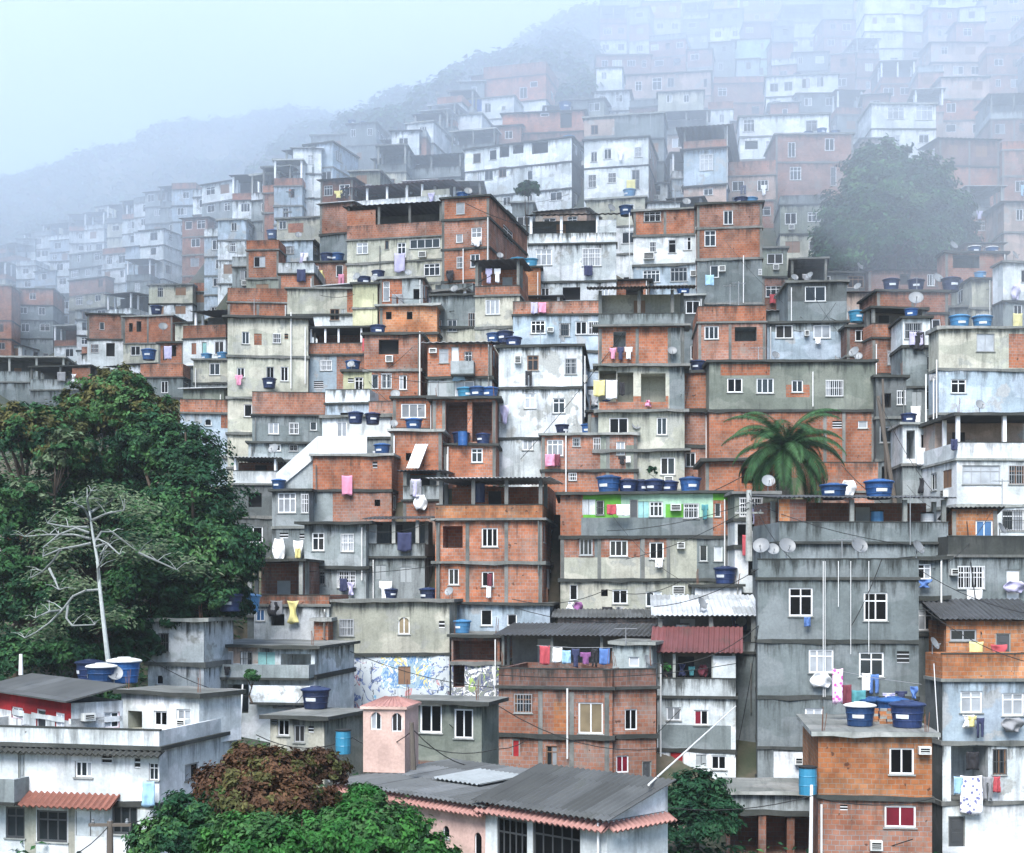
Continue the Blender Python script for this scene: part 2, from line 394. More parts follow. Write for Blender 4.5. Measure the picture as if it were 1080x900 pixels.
class House:
    def __init__(s, key, label, x0, x1, lines, codes, D=None, yaw=0, d=7.0, sx=None, roof='slab', ops='', patches='', cols=None, side=None,
                 auto=True, short=None, rm=None, rv=.5, posts=None, postmat='concrete', pipes='', room=None, over=.22, drop=2.0, infill='', bal='', group=None,
                 kind='house', slabmat=None, rise=.5, seed=None, swin=True, edge=None, colmat='concrete', thin=False, pback=True, parent=None, pname='upper_storey', zdrop=None):
        s.__dict__.update(locals()); del s.__dict__['s']
        s.lines = [float(q) for q in lines.split()] if isinstance(lines, str) else list(lines)
        s.codes = codes.split()
        s.short = short or label
        s.D = (D * 1.045 if D and D > 140 and not key.startswith('fill') else D) or dmap((x0 + x1) / 2, s.lines[-1])
        s.rn = random.Random(seed if seed is not None else hash_str(key))
        th = R(yaw); s.e = Vector((math.cos(th), math.sin(th), 0)); s.n = Vector((-math.sin(th), math.cos(th), 0))
        k = ((x0 + x1) / 2 - CX) / F
        s.P0 = Vector((k * s.D, s.D, 0))
        s.u0, s.u1 = s.uu(x0), s.uu(x1)
        c = (s.u0 + s.u1) / 2; s.P0 = s.P0 + s.e * c; s.u0 -= c; s.u1 -= c
        s.w = s.u1 - s.u0
        s.z = [CZ + (HY - y) / F * s.D for y in s.lines]
        if sx is not None:
            s.d = max(2.0, s.vv(sx, s.u1 if sx > x1 else s.u0))
        s.zg = s.z[-1]
        if s.slabmat is None: s.slabmat = s.rn.choice(['mould', 'mould', 'concrete', 'concrete'])
        if s.edge is None: s.edge = s.rn.choice(['mould', 'mould', 'mould', 'concrete', 'light_concrete'])
        SPECS.append(s); HOUSES[key] = s
    def uu(s, x, v=0.0):
        k = (x - CX) / F; P = s.P0 + s.n * v
        return (k * P.y - P.x) / (s.e.x - k * s.e.y)
    def vv(s, x, u):
        k = (x - CX) / F; P = s.P0 + s.e * u
        return (k * P.y - P.x) / (s.n.x - k * s.n.y)
    def world(s, u, v, z=0.0):
        p = s.P0 + s.e * u + s.n * v; return Vector((p.x, p.y, z))
    def zz(s, y, u, v=0.0):
        return CZ + (HY - y) / F * s.world(u, v).y
    def top(s): return s.ztop
    def spot(s, x, v, z=None):             # a point on the roof (or at height z) under column x of the view, v metres behind the facade
        return s.world(s.uu(x, v), v, s.zroof + .16 if z is None else z)

def hash_str(t):
    h = 17
    for ch in t: h = (h * 131 + ord(ch)) % 1000003
    return h

def fbox(mb, tf, a0, a1, b0, b1, z0, z1, mat, skip=''):
    p, q = tf(a0, b0, z0), tf(a1, b1, z1)
    mb.box(min(p[0], q[0]), max(p[0], q[0]), min(p[1], q[1]), max(p[1], q[1]), min(p[2], q[2]), max(p[2], q[2]), mat, skip=skip)

def make_window(par, tf, a0, a1, z0, z1, t, rn, far, name='window'):
    kind, rest = t[0], t[1:]
    n = int(rest[0]) if rest[:1].isdigit() else 2
    st = rest.lstrip('0123456789') or rn.choice(['', '', '', 'c', 'k', 'o', 'x', 'x'])
    auto_st = not rest.lstrip('0123456789')
    fm = 'grey_frame' if 'q' in st or (auto_st and rn.random() < .2) else 'wood' if auto_st and rn.random() < .1 else 'dark_frame' if 'z' in st else 'white_frame'
    W, Hh = a1 - a0, z1 - z0
    ft = min(.07, W * .09)
    fr = MB(); pn = MB()
    b0, b1 = .05, .12
    if kind in 'wmA':
        fbox(fr, tf, a0, a0 + ft, b0, b1, z0, z1, fm); fbox(fr, tf, a1 - ft, a1, b0, b1, z0, z1, fm)
        fbox(fr, tf, a0 + ft, a1 - ft, b0, b1, z1 - ft, z1, fm); fbox(fr, tf, a0 + ft, a1 - ft, b0, b1, z0, z0 + ft, fm)
        zt = z1 - ft
        if kind == 'm':
            zt = z0 + Hh * .70
            fbox(fr, tf, a0 + ft, a1 - ft, b0 + .004, b1 - .004, zt - ft * .4, zt + ft * .4, fm)
        for i in range(1, n):
            x = a0 + W * i / n
            fbox(fr, tf, x - ft * .4, x + ft * .4, b0 + .008, b1 - .008, z0 + ft, z1 - ft, fm)
        if kind == 'A':                                    # arched head: spandrels close the corners
            K = 6; r = W / 2
            for sgn in (-1, 1):
                cx = (a0 + a1) / 2
                for j in range(K):
                    t0, t1 = math.pi / 2 * j / K, math.pi / 2 * (j + 1) / K
                    xa, xb = cx + sgn * r * math.cos(t0), cx + sgn * r * math.cos(t1)
                    zb = z1 - r + r * math.sin(t0)
                    fbox(fr, tf, min(xa, xb), max(xa, xb), .005, .05, zb, z1, par['wallmat'] if 'wallmat' in par else 'W')
        sill = .05
        if not far: fbox(fr, tf, a0 - .06, a1 + .06, -.06, b0, z0 - .05, z0, 'light_concrete')
        for i in range(n):
            xa, xb = a0 + W * i / n, a0 + W * (i + 1) / n
            mt = 'glass'
            if 'c' in st: mt = 'curtain'
            elif 'k' in st: mt = 'glass_dark'
            elif 'r' in st: mt = 'curtain_red' if rn.random() < .6 else 'glass_dark'
            elif 'n' in st: mt = 'curtain_tan'
            elif 'b' in st: mt = 'glass_blue'
            elif 'o' in st: mt = 'black' if i == rn.randrange(n) else 'glass'  # opened pane: shade of the room behind painted as a black panel
            elif 'x' in st: mt = rn.choice(['glass', 'glass_dark', 'curtain', 'glass'])
            tgt = fr if far else pn
            fbox(tgt, tf, xa + .01, xb - .01, b0 + .025, b0 + .045, z0 + .02, z1 - .02, mt)
    elif kind == 'b':                                      # shuttered or boarded
        mt = {'n': 'wood', 'r': 'R', 'w': 'W', 't': 'tl', 'k': 'B', 'g': 'shutter'}.get((rest or 'g')[-1], 'shutter')
        fbox(fr, tf, a0, a1, .04, .1, z0, z1, mt)
        fbox(fr, tf, (a0 + a1) / 2 - .015, (a0 + a1) / 2 + .015, .025, .04, z0, z1, 'dark_frame'); name = 'shutter'
    elif kind == 'v':                                      # small louvred vent window
        fbox(fr, tf, a0, a1, .06, .12, z0, z1, 'black'); m_ = max(2, int(Hh / .15))
        for i in range(m_): fbox(fr, tf, a0, a1, .02, .058, z0 + Hh * (i + .1) / m_, z0 + Hh * (i + .35) / m_, fm)
    o = fr.build(name, par)
    if pn.f: pn.build('pane', o)
    if auto_st and not far and kind in 'wm' and rn.random() < .3:          # burglar bars
        gb = MB(); k_ = max(4, int(W / .14)); gm = rn.choice(['white_frame', 'white_frame', 'dark_frame', 'grey_frame'])
        for i in range(k_ + 1):
            x = a0 + W * i / k_; fbox(gb, tf, x - .012, x + .012, -.07, -.045, z0, z1, gm)
        for q in (.02, .5, .98): fbox(gb, tf, a0 - .02, a1 + .02, -.043, -.025, z0 + Hh * q - .015, z0 + Hh * q + .015, gm)
        gb.build('window_grille', o)

def make_door(par, tf, a0, a1, z0, z1, t):
    mt = {'r': 'R', 'w': 'white_frame', 'n': 'wood', 'b': 'cloth_teal', 'g': 'shutter', 'k': 'dark_frame', 'u': 'U', 't': 'tl'}.get((t[1:] or 'n')[0], 'wood')
    mb = MB(); fbox(mb, tf, a0 + .05, a1 - .05, .07, .12, z0, z1 - .05, mt)
    for q in (.15, .55): fbox(mb, tf, a0 + .18, a1 - .18, .05, .068, z0 + (z1 - z0) * q, z0 + (z1 - z0) * (q + .3), mt)
    o = mb.build('door', par)
    f = MB(); fbox(f, tf, a0, a0 + .05, .03, .12, z0, z1, 'light_concrete'); fbox(f, tf, a1 - .05, a1, .03, .12, z0, z1, 'light_concrete'); fbox(f, tf, a0 + .05, a1 - .05, .03, .12, z1 - .05, z1, 'light_concrete')
    f.build('door_frame', o)

def make_ac(par, tf, a0, a1, z0, z1):
    mb = MB(); fbox(mb, tf, a0, a1, -.32, .02, z0, z1, 'ac_white')
    fbox(mb, tf, a0 + .06, a1 - .06, -.335, -.322, z0 + .06, z1 - .06, 'glass_dark')
    n = max(2, int((z1 - z0) / .12))
    for i in range(n): fbox(mb, tf, a0 + .06, a1 - .06, -.35, -.337, z0 + .07 + (z1 - z0 - .14) * i / n, z0 + .09 + (z1 - z0 - .14) * i / n, 'ac_white')
    mb.build('air_conditioner', par)

def rough_slab(b, x0, x1, y0, y1, z0, z1, mat, rn, amt=.05, top=None):
    n = max(2, int((x1 - x0) / .7)); L = []
    tl = rn.uniform(-1, 1) * min(.07, (x1 - x0) * .01)                 # poured a little out of level
    for i in range(n + 1):
        x = x0 + (x1 - x0) * i / n; k = tl * (2 * i / n - 1)
        L.append((x, y0 + rn.uniform(-amt, amt), z0 + k - abs(rn.gauss(0, amt * .9)), z1 + k * .5 + rn.uniform(-amt, amt) * .5))
    for A, B in zip(L, L[1:]):
        b.poly([(A[0], A[1], A[2]), (B[0], B[1], B[2]), (B[0], B[1], B[3]), (A[0], A[1], A[3])], mat)
        b.poly([(A[0], A[1], A[3]), (B[0], B[1], B[3]), (B[0], y1, B[3]), (A[0], y1, A[3])], top or mat)
        b.poly([(A[0], y1, A[2]), (B[0], y1, B[2]), (B[0], B[1], B[2]), (A[0], A[1], A[2])], mat)
        b.poly([(B[0], y1, B[2]), (A[0], y1, A[2]), (A[0], y1, A[3]), (B[0], y1, B[3])], mat)
    for A in (L[0], L[-1]): b.poly([(A[0], y1, A[2]), (A[0], A[1], A[2]), (A[0], A[1], A[3]), (A[0], y1, A[3])], mat)

def wall_face(mb, tf, A0, A1, bands, holes, patches):
    aset = {round(A0, 3), round(A1, 3)}; zset = set()
    for zh, zl, c in bands: zset |= {round(zh, 3), round(zl, 3)}
    for (a0, a1, z0, z1, c) in patches: aset |= {round(min(max(a0, A0), A1), 3), round(min(max(a1, A0), A1), 3)}; zset |= {round(z0, 3), round(z1, 3)}
    for h in holes: aset |= {round(h[0], 3), round(h[1], 3)}; zset |= {round(h[2], 3), round(h[3], 3)}
    zt, zb = bands[0][0] + 1e-3, bands[-1][1] - 1e-3
    aa = sorted(aset); zz = sorted(q for q in zset if zb <= q <= zt)
    for i in range(len(aa) - 1):
        for j in range(len(zz) - 1):
            a, z = (aa[i] + aa[i + 1]) / 2, (zz[j] + zz[j + 1]) / 2
            if any(h[0] < a < h[1] and h[2] < z < h[3] for h in holes): continue
            code = bands[-1][2]
            ztop_ = bands[-1][0]
            for zh, zl, c in bands:
                if zl <= z <= zh: code = c; ztop_ = zh; break
            for p in patches:
                if p[0] < a < p[1] and p[2] < z < p[3]: code = p[4]
            mb.poly([tf(aa[i], 0, zz[j]), tf(aa[i + 1], 0, zz[j]), tf(aa[i + 1], 0, zz[j + 1]), tf(aa[i], 0, zz[j + 1])], code,
                    run=[(aa[i], ztop_ - zz[j]), (aa[i + 1], ztop_ - zz[j]), (aa[i + 1], ztop_ - zz[j + 1]), (aa[i], ztop_ - zz[j + 1])])
    for h in holes:
        a0, a1, z0, z1, r, jm, back = h
        q = lambda A, B, mt: mb.poly([tf(*A[0]), tf(*A[1]), tf(*B[1]), tf(*B[0])], mt)
        q(((a0, 0, z0), (a0, 0, z1)), ((a0, r, z0), (a0, r, z1)), jm); q(((a1, 0, z0), (a1, 0, z1)), ((a1, r, z0), (a1, r, z1)), jm)
        q(((a0, 0, z0), (a1, 0, z0)), ((a0, r, z0), (a1, r, z0)), jm); q(((a0, 0, z1), (a1, 0, z1)), ((a0, r, z1), (a1, r, z1)), jm)
        if back: mb.poly([tf(a0, r, z0), tf(a1, r, z0), tf(a1, r, z1), tf(a0, r, z1)], back)

def build_house(s):
    rn = s.rn; far = s.D > 175 or bool(s.parent); mid = s.D > 118
    w2 = s.w / 2; zbase = min(s.z[-1] - s.drop, s.zg - .6)
    if s.parent: zbase = s.z[-1]
    root = empty(s.pname if s.parent else s.kind, s.world(0, 0, zbase), R(s.yaw)); s.root = root
    if s.parent:
        pr = HOUSES[s.parent].root; bpy.context.view_layer.update()
        root.parent = pr; root.matrix_parent_inverse = pr.matrix_world.inverted()
    else: tag(root, s.label, s.kind.replace('_', ' '), s.group)
    z = [q - zbase for q in s.z]
    bands = []
    for i, c in enumerate(s.codes): bands.append([z[i], z[i + 1], c])
    solid = [b for b in bands if b[2] != 'T' and not b[2].startswith('P')]
    upper = [b for b in bands if b not in solid]
    if not solid: solid = [[bands[-1][1], bands[-1][1] - 2, 'G']]
    zs = solid[0][0]
    s.zroof = zs + zbase
    wb = [tuple(b) for b in solid]; last = wb[-1]; zz_ = last[1]; ext = []
    if s.D > 60 and not s.parent:
        while zz_ > 3.4: ext.append((zz_, zz_ - 2.75, last[2])); zz_ -= 2.75
    if ext and zz_ < 2.2: ext[-1] = (ext[-1][0], 0.0, last[2])
    elif ext: ext.append((zz_, 0.0, last[2]))
    else: wb[-1] = (last[0], 0.0, last[2])
    wb += ext; solid = solid + [list(q) for q in ext]
    root['wallmat'] = wb[0][2]
    d = s.d
    tfF = lambda a, b, zz: (a, b, zz)
    tfR = lambda a, b, zz: (w2 - b, a, zz)
    tfL = lambda a, b, zz: (-w2 + b, a, zz)
    TF = {'F': (tfF, -w2, w2), 'R': (tfR, 0, d), 'L': (tfL, 0, d)}
    ops = {'F': [], 'R': [], 'L': []}; pats = []
    def parse(txt):
        for it in txt.split(';'):
            it = it.strip()
            if it:
                q = it.split(','); yield [float(k) for k in q[:4]] + [q[4].strip()]
    for x0, y0, x1, y1, t in parse(s.ops):
        face = 'F'
        if t[0] == 's': face = 'R' if s.yaw < 0 else 'L'; t = t[1:]
        if face == 'F':
            a0, a1 = s.uu(x0), s.uu(x1); am = (a0 + a1) / 2
            zt, zb = s.zz(y0, am) - zbase, s.zz(y1, am) - zbase
            a0 = max(a0, -w2 + .05); a1 = min(a1, w2 - .05)
        else:
            ue = w2 if face == 'R' else -w2
            v0, v1 = sorted((s.vv(x0, ue), s.vv(x1, ue))); vm = (v0 + v1) / 2
            zt, zb = s.zz(y0, ue, vm) - zbase, s.zz(y1, ue, vm) - zbase
            a0, a1 = max(.05, v0), min(d - .05, v1)
        if a1 - a0 > .12: ops[face].append([a0, a1, zb, min(zt, zs - .06), t])
    for x0, y0, x1, y1, t in parse(s.patches):
        a0, a1 = s.uu(x0), s.uu(x1); pats.append((a0, a1, s.zz(y1, 0) - zbase, s.zz(y0, 0) - zbase, t))
    # windows where none were set
    if s.auto or s.D > 80 or ext:
        for face in ('F', 'R' if s.yaw <= 0 else 'L'):
            if face != 'F' and (not s.swin or d < 3): continue
            tf, A0, A1 = TF[face]
            for (zh, zl, c) in [tuple(b) for b in solid]:
                if zh - zl < 1.7: continue
                if not s.auto and face == 'F' and (zh, zl, c) not in ext and (s.D < 96 or not s.ops): continue
                if any(zl - .3 < (o[2] + o[3]) / 2 < zh + .3 for o in ops[face]): continue
                L = A1 - A0; nb = max(1, int(round(L / rn.uniform(2.3, 3.4))))
                for k in range(nb):
                    if rn.random() < (.10 if face == 'F' else .4): continue
                    ww = rn.choice([.7, 1.0, 1.2, 1.3, 1.5]); ww = min(ww, L / nb * .7)
                    cx = A0 + L * (k + .5 + rn.uniform(-.12, .12)) / nb
                    hh = rn.choice([1.0, 1.1, 1.2]) if ww > .6 else .6
                    zt = min(zh - .28, zl + 2.25); zb = max(zl + .5, zt - hh)
                    t = rn.choice(['w2', 'w2', 'w2', 'm2', 'w1', 'm3', 'w3', 'w2o', 'w2k', 'Oq', 'bn'])
                    if t == 'Oq': t = 'H' if rn.random() < .7 else 'O'
                    ops[face].append([cx - ww / 2, cx + ww / 2, zb, zt, t])
                    if rn.random() < .14 and not far and zb - .75 > zl: ops[face].append([cx - .35 + ww * .1, cx + .35, zb - .62, zb - .12, 'a'])
    mb = MB()
    for face in ('F', 'R', 'L'):
        tf, A0, A1 = TF[face]; holes = []
        for (a0, a1, z0, z1, t) in ops[face]:
            k = t[0]
            if k in 'wmbvA': holes.append((a0, a1, z0, z1, .14, 'light_concrete' if rn.random() < .5 else wb[0][2], None))
            elif k == 'D': holes.append((a0, a1, z0, z1, .14, 'light_concrete', None))
            elif k == 'H': holes.append((a0, a1, z0, z1, .7, 'interior', 'black'))  # open hole: the room's darkness painted as a black back
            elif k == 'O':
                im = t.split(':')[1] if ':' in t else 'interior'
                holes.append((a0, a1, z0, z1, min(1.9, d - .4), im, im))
        fb = wb
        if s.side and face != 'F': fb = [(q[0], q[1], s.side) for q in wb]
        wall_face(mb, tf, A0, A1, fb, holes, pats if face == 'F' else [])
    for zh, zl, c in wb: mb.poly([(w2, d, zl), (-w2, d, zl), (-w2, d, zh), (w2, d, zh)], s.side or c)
    mb.build('wall', root)
    for face in ('F', 'R', 'L'):
        tf, A0, A1 = TF[face]
        for (a0, a1, z0, z1, t) in ops[face]:
            k = t[0]
            if k in 'wmbvA': make_window(root, tf, a0, a1, z0, z1, t, rn, far)
            elif k == 'D': make_door(root, tf, a0, a1, z0, z1, t)
            elif k == 'a': make_ac(root, tf, a0, a1, z0, z1)
    # slab edges between storeys
    for (zh, zl, c) in [tuple(b) for b in solid[1:]]:
        b = MB(); o = s.over * .45 * rn.uniform(.6, 1.3)
        rough_slab(b, -w2 - o, w2 + o, -o, d - .05, zh - .10, zh + .06, s.slabmat, rn); b.build('floor_slab', root)
    # concrete columns on brick storeys
    if not far:
        runs = []
        for (zh, zl, c) in wb:
            if c in ('B', 'b', 'o', 'e'):
                if runs and abs(runs[-1][1] - zh) < .01: runs[-1][1] = zl
                else: runs.append([zh, zl])
        for zh, zl in runs:
            if s.cols is not None: xs = [s.uu(q) for q in s.cols]
            else:
                nb = max(1, round(s.w / 3.3)); xs = [-w2 + .12] + [-w2 + s.w * k / nb for k in range(1, nb)] + [w2 - .12]
            for x in xs:
                x = max(-w2 + .12, min(w2 - .12, x))
                if any(o_[0] - .02 < x + .1 and x - .1 < o_[1] + .02 and zl <= (o_[2] + o_[3]) / 2 <= zh for o_ in ops['F']): continue
                b = MB(); b.box(x - .11, x + .11, -.025, .05, zl, zh - .12, s.colmat); b.build('column', root)
    # upper open storey and parapet
    zf = zs; ztop = bands[0][0]
    s.ztop = ztop + zbase
    o = s.over
    roofz = ztop
    hasT = any(b[2] == 'T' for b in upper); P = [b for b in upper if b[2].startswith('P')]
    if upper:
        b = MB(); b.box(-w2 - o * .5, w2 + o * .5, -o * .5, d, zf, zf + .14, s.edge if not P else s.slabmat); b.build('floor_slab', root)
        zf2 = zf + .14
        zpar = zf2
        if P:
            pm = P[0][2].split(':')[1] if ':' in P[0][2] else 'G'
            zpar = P[0][0]; t = .14; b = MB()
            b.box(-w2, w2, -.0, t, zf2, zpar, pm, skip='f'); b.poly([(-w2, 0, zf2), (w2, 0, zf2), (w2, 0, zpar), (-w2, 0, zpar)], pm, run=[(-w2, zpar - zf2), (w2, zpar - zf2), (w2, 0), (-w2, 0)]); b.box(-w2, -w2 + t, t, d, zf2, zpar, pm); b.box(w2 - t, w2, t, d, zf2, zpar, pm)
            if not hasT and s.pback: b.box(-w2 + t, w2 - t, d - t, d, zf2, zpar, pm)
            if not mid: b.box(-w2 - .02, w2 + .02, -.02, t + .02, zpar, zpar + .05, 'mould')
            b.build('parapet', root)
        if hasT:
            rm = s.rm or 'interior'
            v0 = max(1.6, d * s.rv)
            b = MB()
            if s.room:
                ra, rb = s.uu(s.room[0], v0), s.uu(s.room[1], v0)
            else: ra, rb = -w2 + .1, w2 - .1
            b.box(ra, rb, v0, d, zf2, ztop, rm, skip='t')
            bo = b.build('terrace_room', root)
            # a door and a window on the room
            if not far and rb - ra > 2.2:
                dd = MB(); xx = ra + (rb - ra) * rn.uniform(.15, .6); dd.box(xx, xx + .8, v0 - .03, v0 - .002, zf2, min(zf2 + 2.0, ztop - .2), rn.choice(['black', 'wood', 'shutter'])); dd.build('door', root)
            px = [s.uu(q) for q in s.posts] if s.posts is not None else [-w2 + .12 + (s.w - .24) * k / max(1, round(s.w / 3.2)) for k in range(max(1, round(s.w / 3.2)) + 1)]
            pw = .07 if s.thin else .11
            for x in px:
                x = max(-w2 + .11, min(w2 - .11, x)); b = MB(); b.box(x - pw, x + pw, .02, .02 + pw * 2, zpar, ztop, s.postmat); b.build('post', root)
            for x in (-w2 + .11, w2 - .11):
                b = MB(); b.box(x - pw, x + pw, max(1.2, v0 * .6) - pw, max(1.2, v0 * .6) + pw, zpar, ztop, s.postmat); b.build('post', root)
            for x0, y0, x1, y1, t in parse(s.infill):
                a0, a1 = s.uu(x0), s.uu(x1); zt, zb = s.zz(y0, (a0 + a1) / 2) - zbase, s.zz(y1, (a0 + a1) / 2) - zbase
                b = MB(); b.box(a0, a1, .012, .12, max(zf2, zb), min(ztop - .002, zt), t); b.build('infill_wall', root)
    # roof
    rk = s.roof
    if not upper or hasT:
        if rk == 'slab':
            b = MB(); rough_slab(b, -w2 - o, w2 + o, -o, d + .05, roofz + .01, roofz + .15, s.edge, rn, .04, top='concrete'); b.build('roof', root)
            s.zroof = (roofz + zbase)
        elif rk.startswith('metal'):
            mt = 'roof_' + rk.split(':')[1]; b = MB(); ri = s.rise; oo = max(o, .35)
            if far or (mid and s.w < 4):
                p = [(-w2 - oo, -oo, roofz + .05), (w2 + oo, -oo, roofz + .05), (w2 + oo, d, roofz + .05 + ri), (-w2 - oo, d, roofz + .05 + ri)]
                b.poly([(q[0], q[1], q[2] + .06) for q in p], mt); b.poly(p[::-1], mt)
                for i in range(4): A, B = p[i], p[(i + 1) % 4]; b.poly([A, B, (B[0], B[1], B[2] + .06), (A[0], A[1], A[2] + .06)], mt)
            else:
                b.wave_sheet((-w2 - oo, -oo, roofz + .1), (w2 + oo, -oo, roofz + .1), (-w2 - oo, d, roofz + .1 + ri), (w2 + oo, d, roofz + .1 + ri), mt, pitch=.25 if s.D < 100 else .5, amp=.035)
            b.build('roof', root)
            s.zroof = roofz + zbase
    elif upper and not hasT:
        s.zroof = zf + .14 + zbase - .16
    # roof bars and pipes
    for it in (s.pipes.split(';') if s.pipes else []):
        q = [float(k) for k in it.split(',')]
        u = s.uu(q[0]); b = MB(); r = .018 if s.key == 'grey_tower' else .045
        b.tube([(u, -.16, s.zz(q[1], u) - zbase), (u, -.16, s.zz(q[2], u) - zbase)], r, 'pvc', 6); b.build('drain_pipe', root)
    if not s.pipes and s.D < 135 and not s.parent and rn.random() < .6:
        for k in range(rn.choice([1, 1, 2])):
            xx = rn.choice([-w2 + .25, w2 - .25, rn.uniform(-w2, w2)])
            if any(q[0] - .1 < xx < q[1] + .1 for q in ops['F']): xx = w2 - .22
            b = MB(); b.tube([(xx, -.16, zs - rn.uniform(0, .8)), (xx, -.16, max(.1, zs - rn.uniform(2.5, 6)))], .04, rn.choice(['pvc', 'pvc', 'concrete']), 6); b.build('drain_pipe', root)
    for x0, y0, x1, y1, t in parse(s.bal):
        a0, a1 = s.uu(x0), s.uu(x1); zt, zb = s.zz(y0, (a0 + a1) / 2) - zbase, s.zz(y1, (a0 + a1) / 2) - zbase
        dp = .95; b = MB(); b.box(a0, a1, -dp, -.02, zb, zb + .12, 'mould')
        b.box(a0, a1, -dp, -dp + .1, zb + .12, zt, t); b.box(a0, a0 + .1, -dp + .1, -.02, zb + .12, zt, t); b.box(a1 - .1, a1, -dp + .1, -.02, zb + .12, zt, t)
        b.build('balcony', root)
    if s.D < 110:                                          # bare reinforcing bars left for the next storey
        if rn.random() < .45 and rk == 'slab':
            for cxs in (-w2 + .2, w2 - .2):
                b = MB()
                for k in range(3):
                    xx = cxs + rn.uniform(-.1, .1); b.tube([(xx, .1 + k * .07, roofz + .14), (xx + rn.uniform(-.1, .1), .1 + k * .07, roofz + rn.uniform(.6, 1.1))], .014, 'rust', 4)
                b.build('reinforcing_bars', root)
def H(key, label, *a, **k): return House(key, label, *a, **k)
# ------------------------------------------------------------------ the houses one can tell apart, near to far
# --- bottom right
H('tank_brick', 'orange brick house with large blue tanks on its flat roof, white framed windows', 863, 983, '776 841 905', 'o b', 55, -7, d=7.5, auto=False, short='the orange brick house',
  ops='938,789,964,817,w2k;933,850,966,873,w2r;968,787,981,795,a;917,886,930,896,a;886,849,894,855,v', cols=[925], over=.28, edge='light_concrete', pipes='866,848,900', colmat='o')
H('grey_tower', 'tall grey rendered house with white framed windows and dishes on its roof', 799, 969, '590 612 676 735 790 830 905', 'P:G G G G G G', 66, -9, d=8, auto=False, short='the tall grey house',
  ops='832,620,857,650,m2k;911,625,936,655,m2k;853,685,879,710,m3c;906,688,932,714,m2x;946,687,959,700,v;849,747,868,772,m2c;838,798,847,806,a;853,799,862,820,w1k;804,858,830,900,O:e;838,860,860,900,O:e',
  patches='816,794,853,828,w;800,828,862,856,g', pipes='868,592,735;870,592,735;897,592,690;916,592,690;884,592,640', over=.16)
H('grey_strip', 'narrow grey house slotted between the tall grey house and the lane', 966, 1000, '590 630 668 712', 'G G G', 70, -4, d=5, auto=False, short='the narrow grey house', ops='968,595,982,611,m2x;968,643,984,665,m2x', pipes='992,590,640')
H('white_right', 'white house hung with washing, a brick parapet along its terrace', 994, 1100, '690 719 783 846 910', 'P:o L W w', 62, 3, d=9, sx=976, auto=False, short='the white house with hung washing',
  ops='1013,729,1036,752,m2c;1057,731,1080,755,m2c;1003,787,1042,845,O:W;1047,790,1061,817,w2;1000,861,1018,893,Dk', side='D', over=.2)  # side walls dark grey: the left face's shade put into the colour
H('brick_shack', 'low brick shack under a dark corrugated roof above the white house', 998, 1095, '655 700', 'o', 66.5, -3, d=4, auto=False, roof='metal:dark', rise=.9, short='the low brick shack', ops='1002,664,1030,676,w2q;1050,668,1066,690,Dk', over=.3)
H('grey_right_low', 'grey house under a mould-black parapet with a wide white window', 1000, 1100, '566 588 643', 'P:mould G', 75, 4, d=6, auto=False, short='the grey house with the black parapet', ops='1010,597,1038,621,m4;1000,600,1009,607,a;1061,601,1076,640,Dw', sx=980)
H('brick_blue_window', 'small orange brick room with one blue window on a black ledge', 1004, 1052, '537 572', 'o', 79, -10, d=4, auto=False, roof='metal:grey', rise=-.5, short='the small orange brick room', ops='1029,549,1047,568,w2b', over=.1)
H('white_modern', 'bright white house with long windows and a covered terrace', 1009, 1110, '438 467 486 533 590', 'T P:w w w', 86, 3, d=8, auto=False, short='the bright white house', ops='1015,491,1055,511,m4;1064,491,1095,511,m4;1057,538,1080,560,m2', rm='p', postmat='white_frame', posts=[1010, 1060, 1105], roof='slab', slabmat='light_concrete')
# --- bottom centre right
H('red_roof_white', 'narrow white house with a red and green metal roof over its balcony', 693, 776, '690 716 737 791 835', 'T P:W W w', 70, -9, d=7, sx=800, auto=False, side='C', short='the house with the red metal roof',
  ops='703,746,718,760,w2c;732,749,747,765,w2r;706,793,721,815,Dr;734,796,745,807,b;750,797,766,812,w2k', rm='interior', posts=[695, 711, 752, 774], postmat='light_concrete', roof='metal:red', rise=1.2, infill='752,692,776,716,W', patches='694,765,771,791,G', pipes='697,700,820', thin=True)
H('brick_terrace', 'wide weathered brick house with washing on its parapeted roof terrace', 526, 646, '706 727 776 850', 'P:e b b', 68, -13, d=6, auto=False, short='the wide weathered brick house',
  ops='543,732,561,752,m2;610,741,636,774,w2n;540,780,548,798,Dr;576,787,588,808,m2;', patches='584,740,597,771,o', cols=[552, 570, 603, 640], pipes='599,726,800', over=.3)
H('terrace_room_white', 'small white rendered room', 646, 688, '680 727', 'g', 69.2, -16, d=4, parent='brick_terrace', pname='terrace_room', auto=False, short='the small white terrace room', ops='663,693,674,703,w1c', over=.2)
H('dark_terrace_back', 'dark roofed lean-to behind the washing on the brick terrace', 528, 690, '672 704 712', 'T P:e', 74, -12, d=5, auto=False, roof='metal:dark', rise=.5, rm='interior', short='the dark lean-to', thin=True)
H('cream_slot', 'narrow cream walled house squeezed beside the tall grey house', 772, 801, '668 735 792 830', 'C C C', 74, -6, d=5, auto=False, ops='', short='the narrow cream house', pipes='780,690,835')
H('rock_frame', 'bare concrete frame over rock below the tall grey house', 766, 868, '838 856 905', 'g e', 58.5, -8, d=4, auto=False, ops='770,858,800,905,O:e;808,860,830,905,O:e;838,862,862,905,O:e', short='the bare concrete frame')
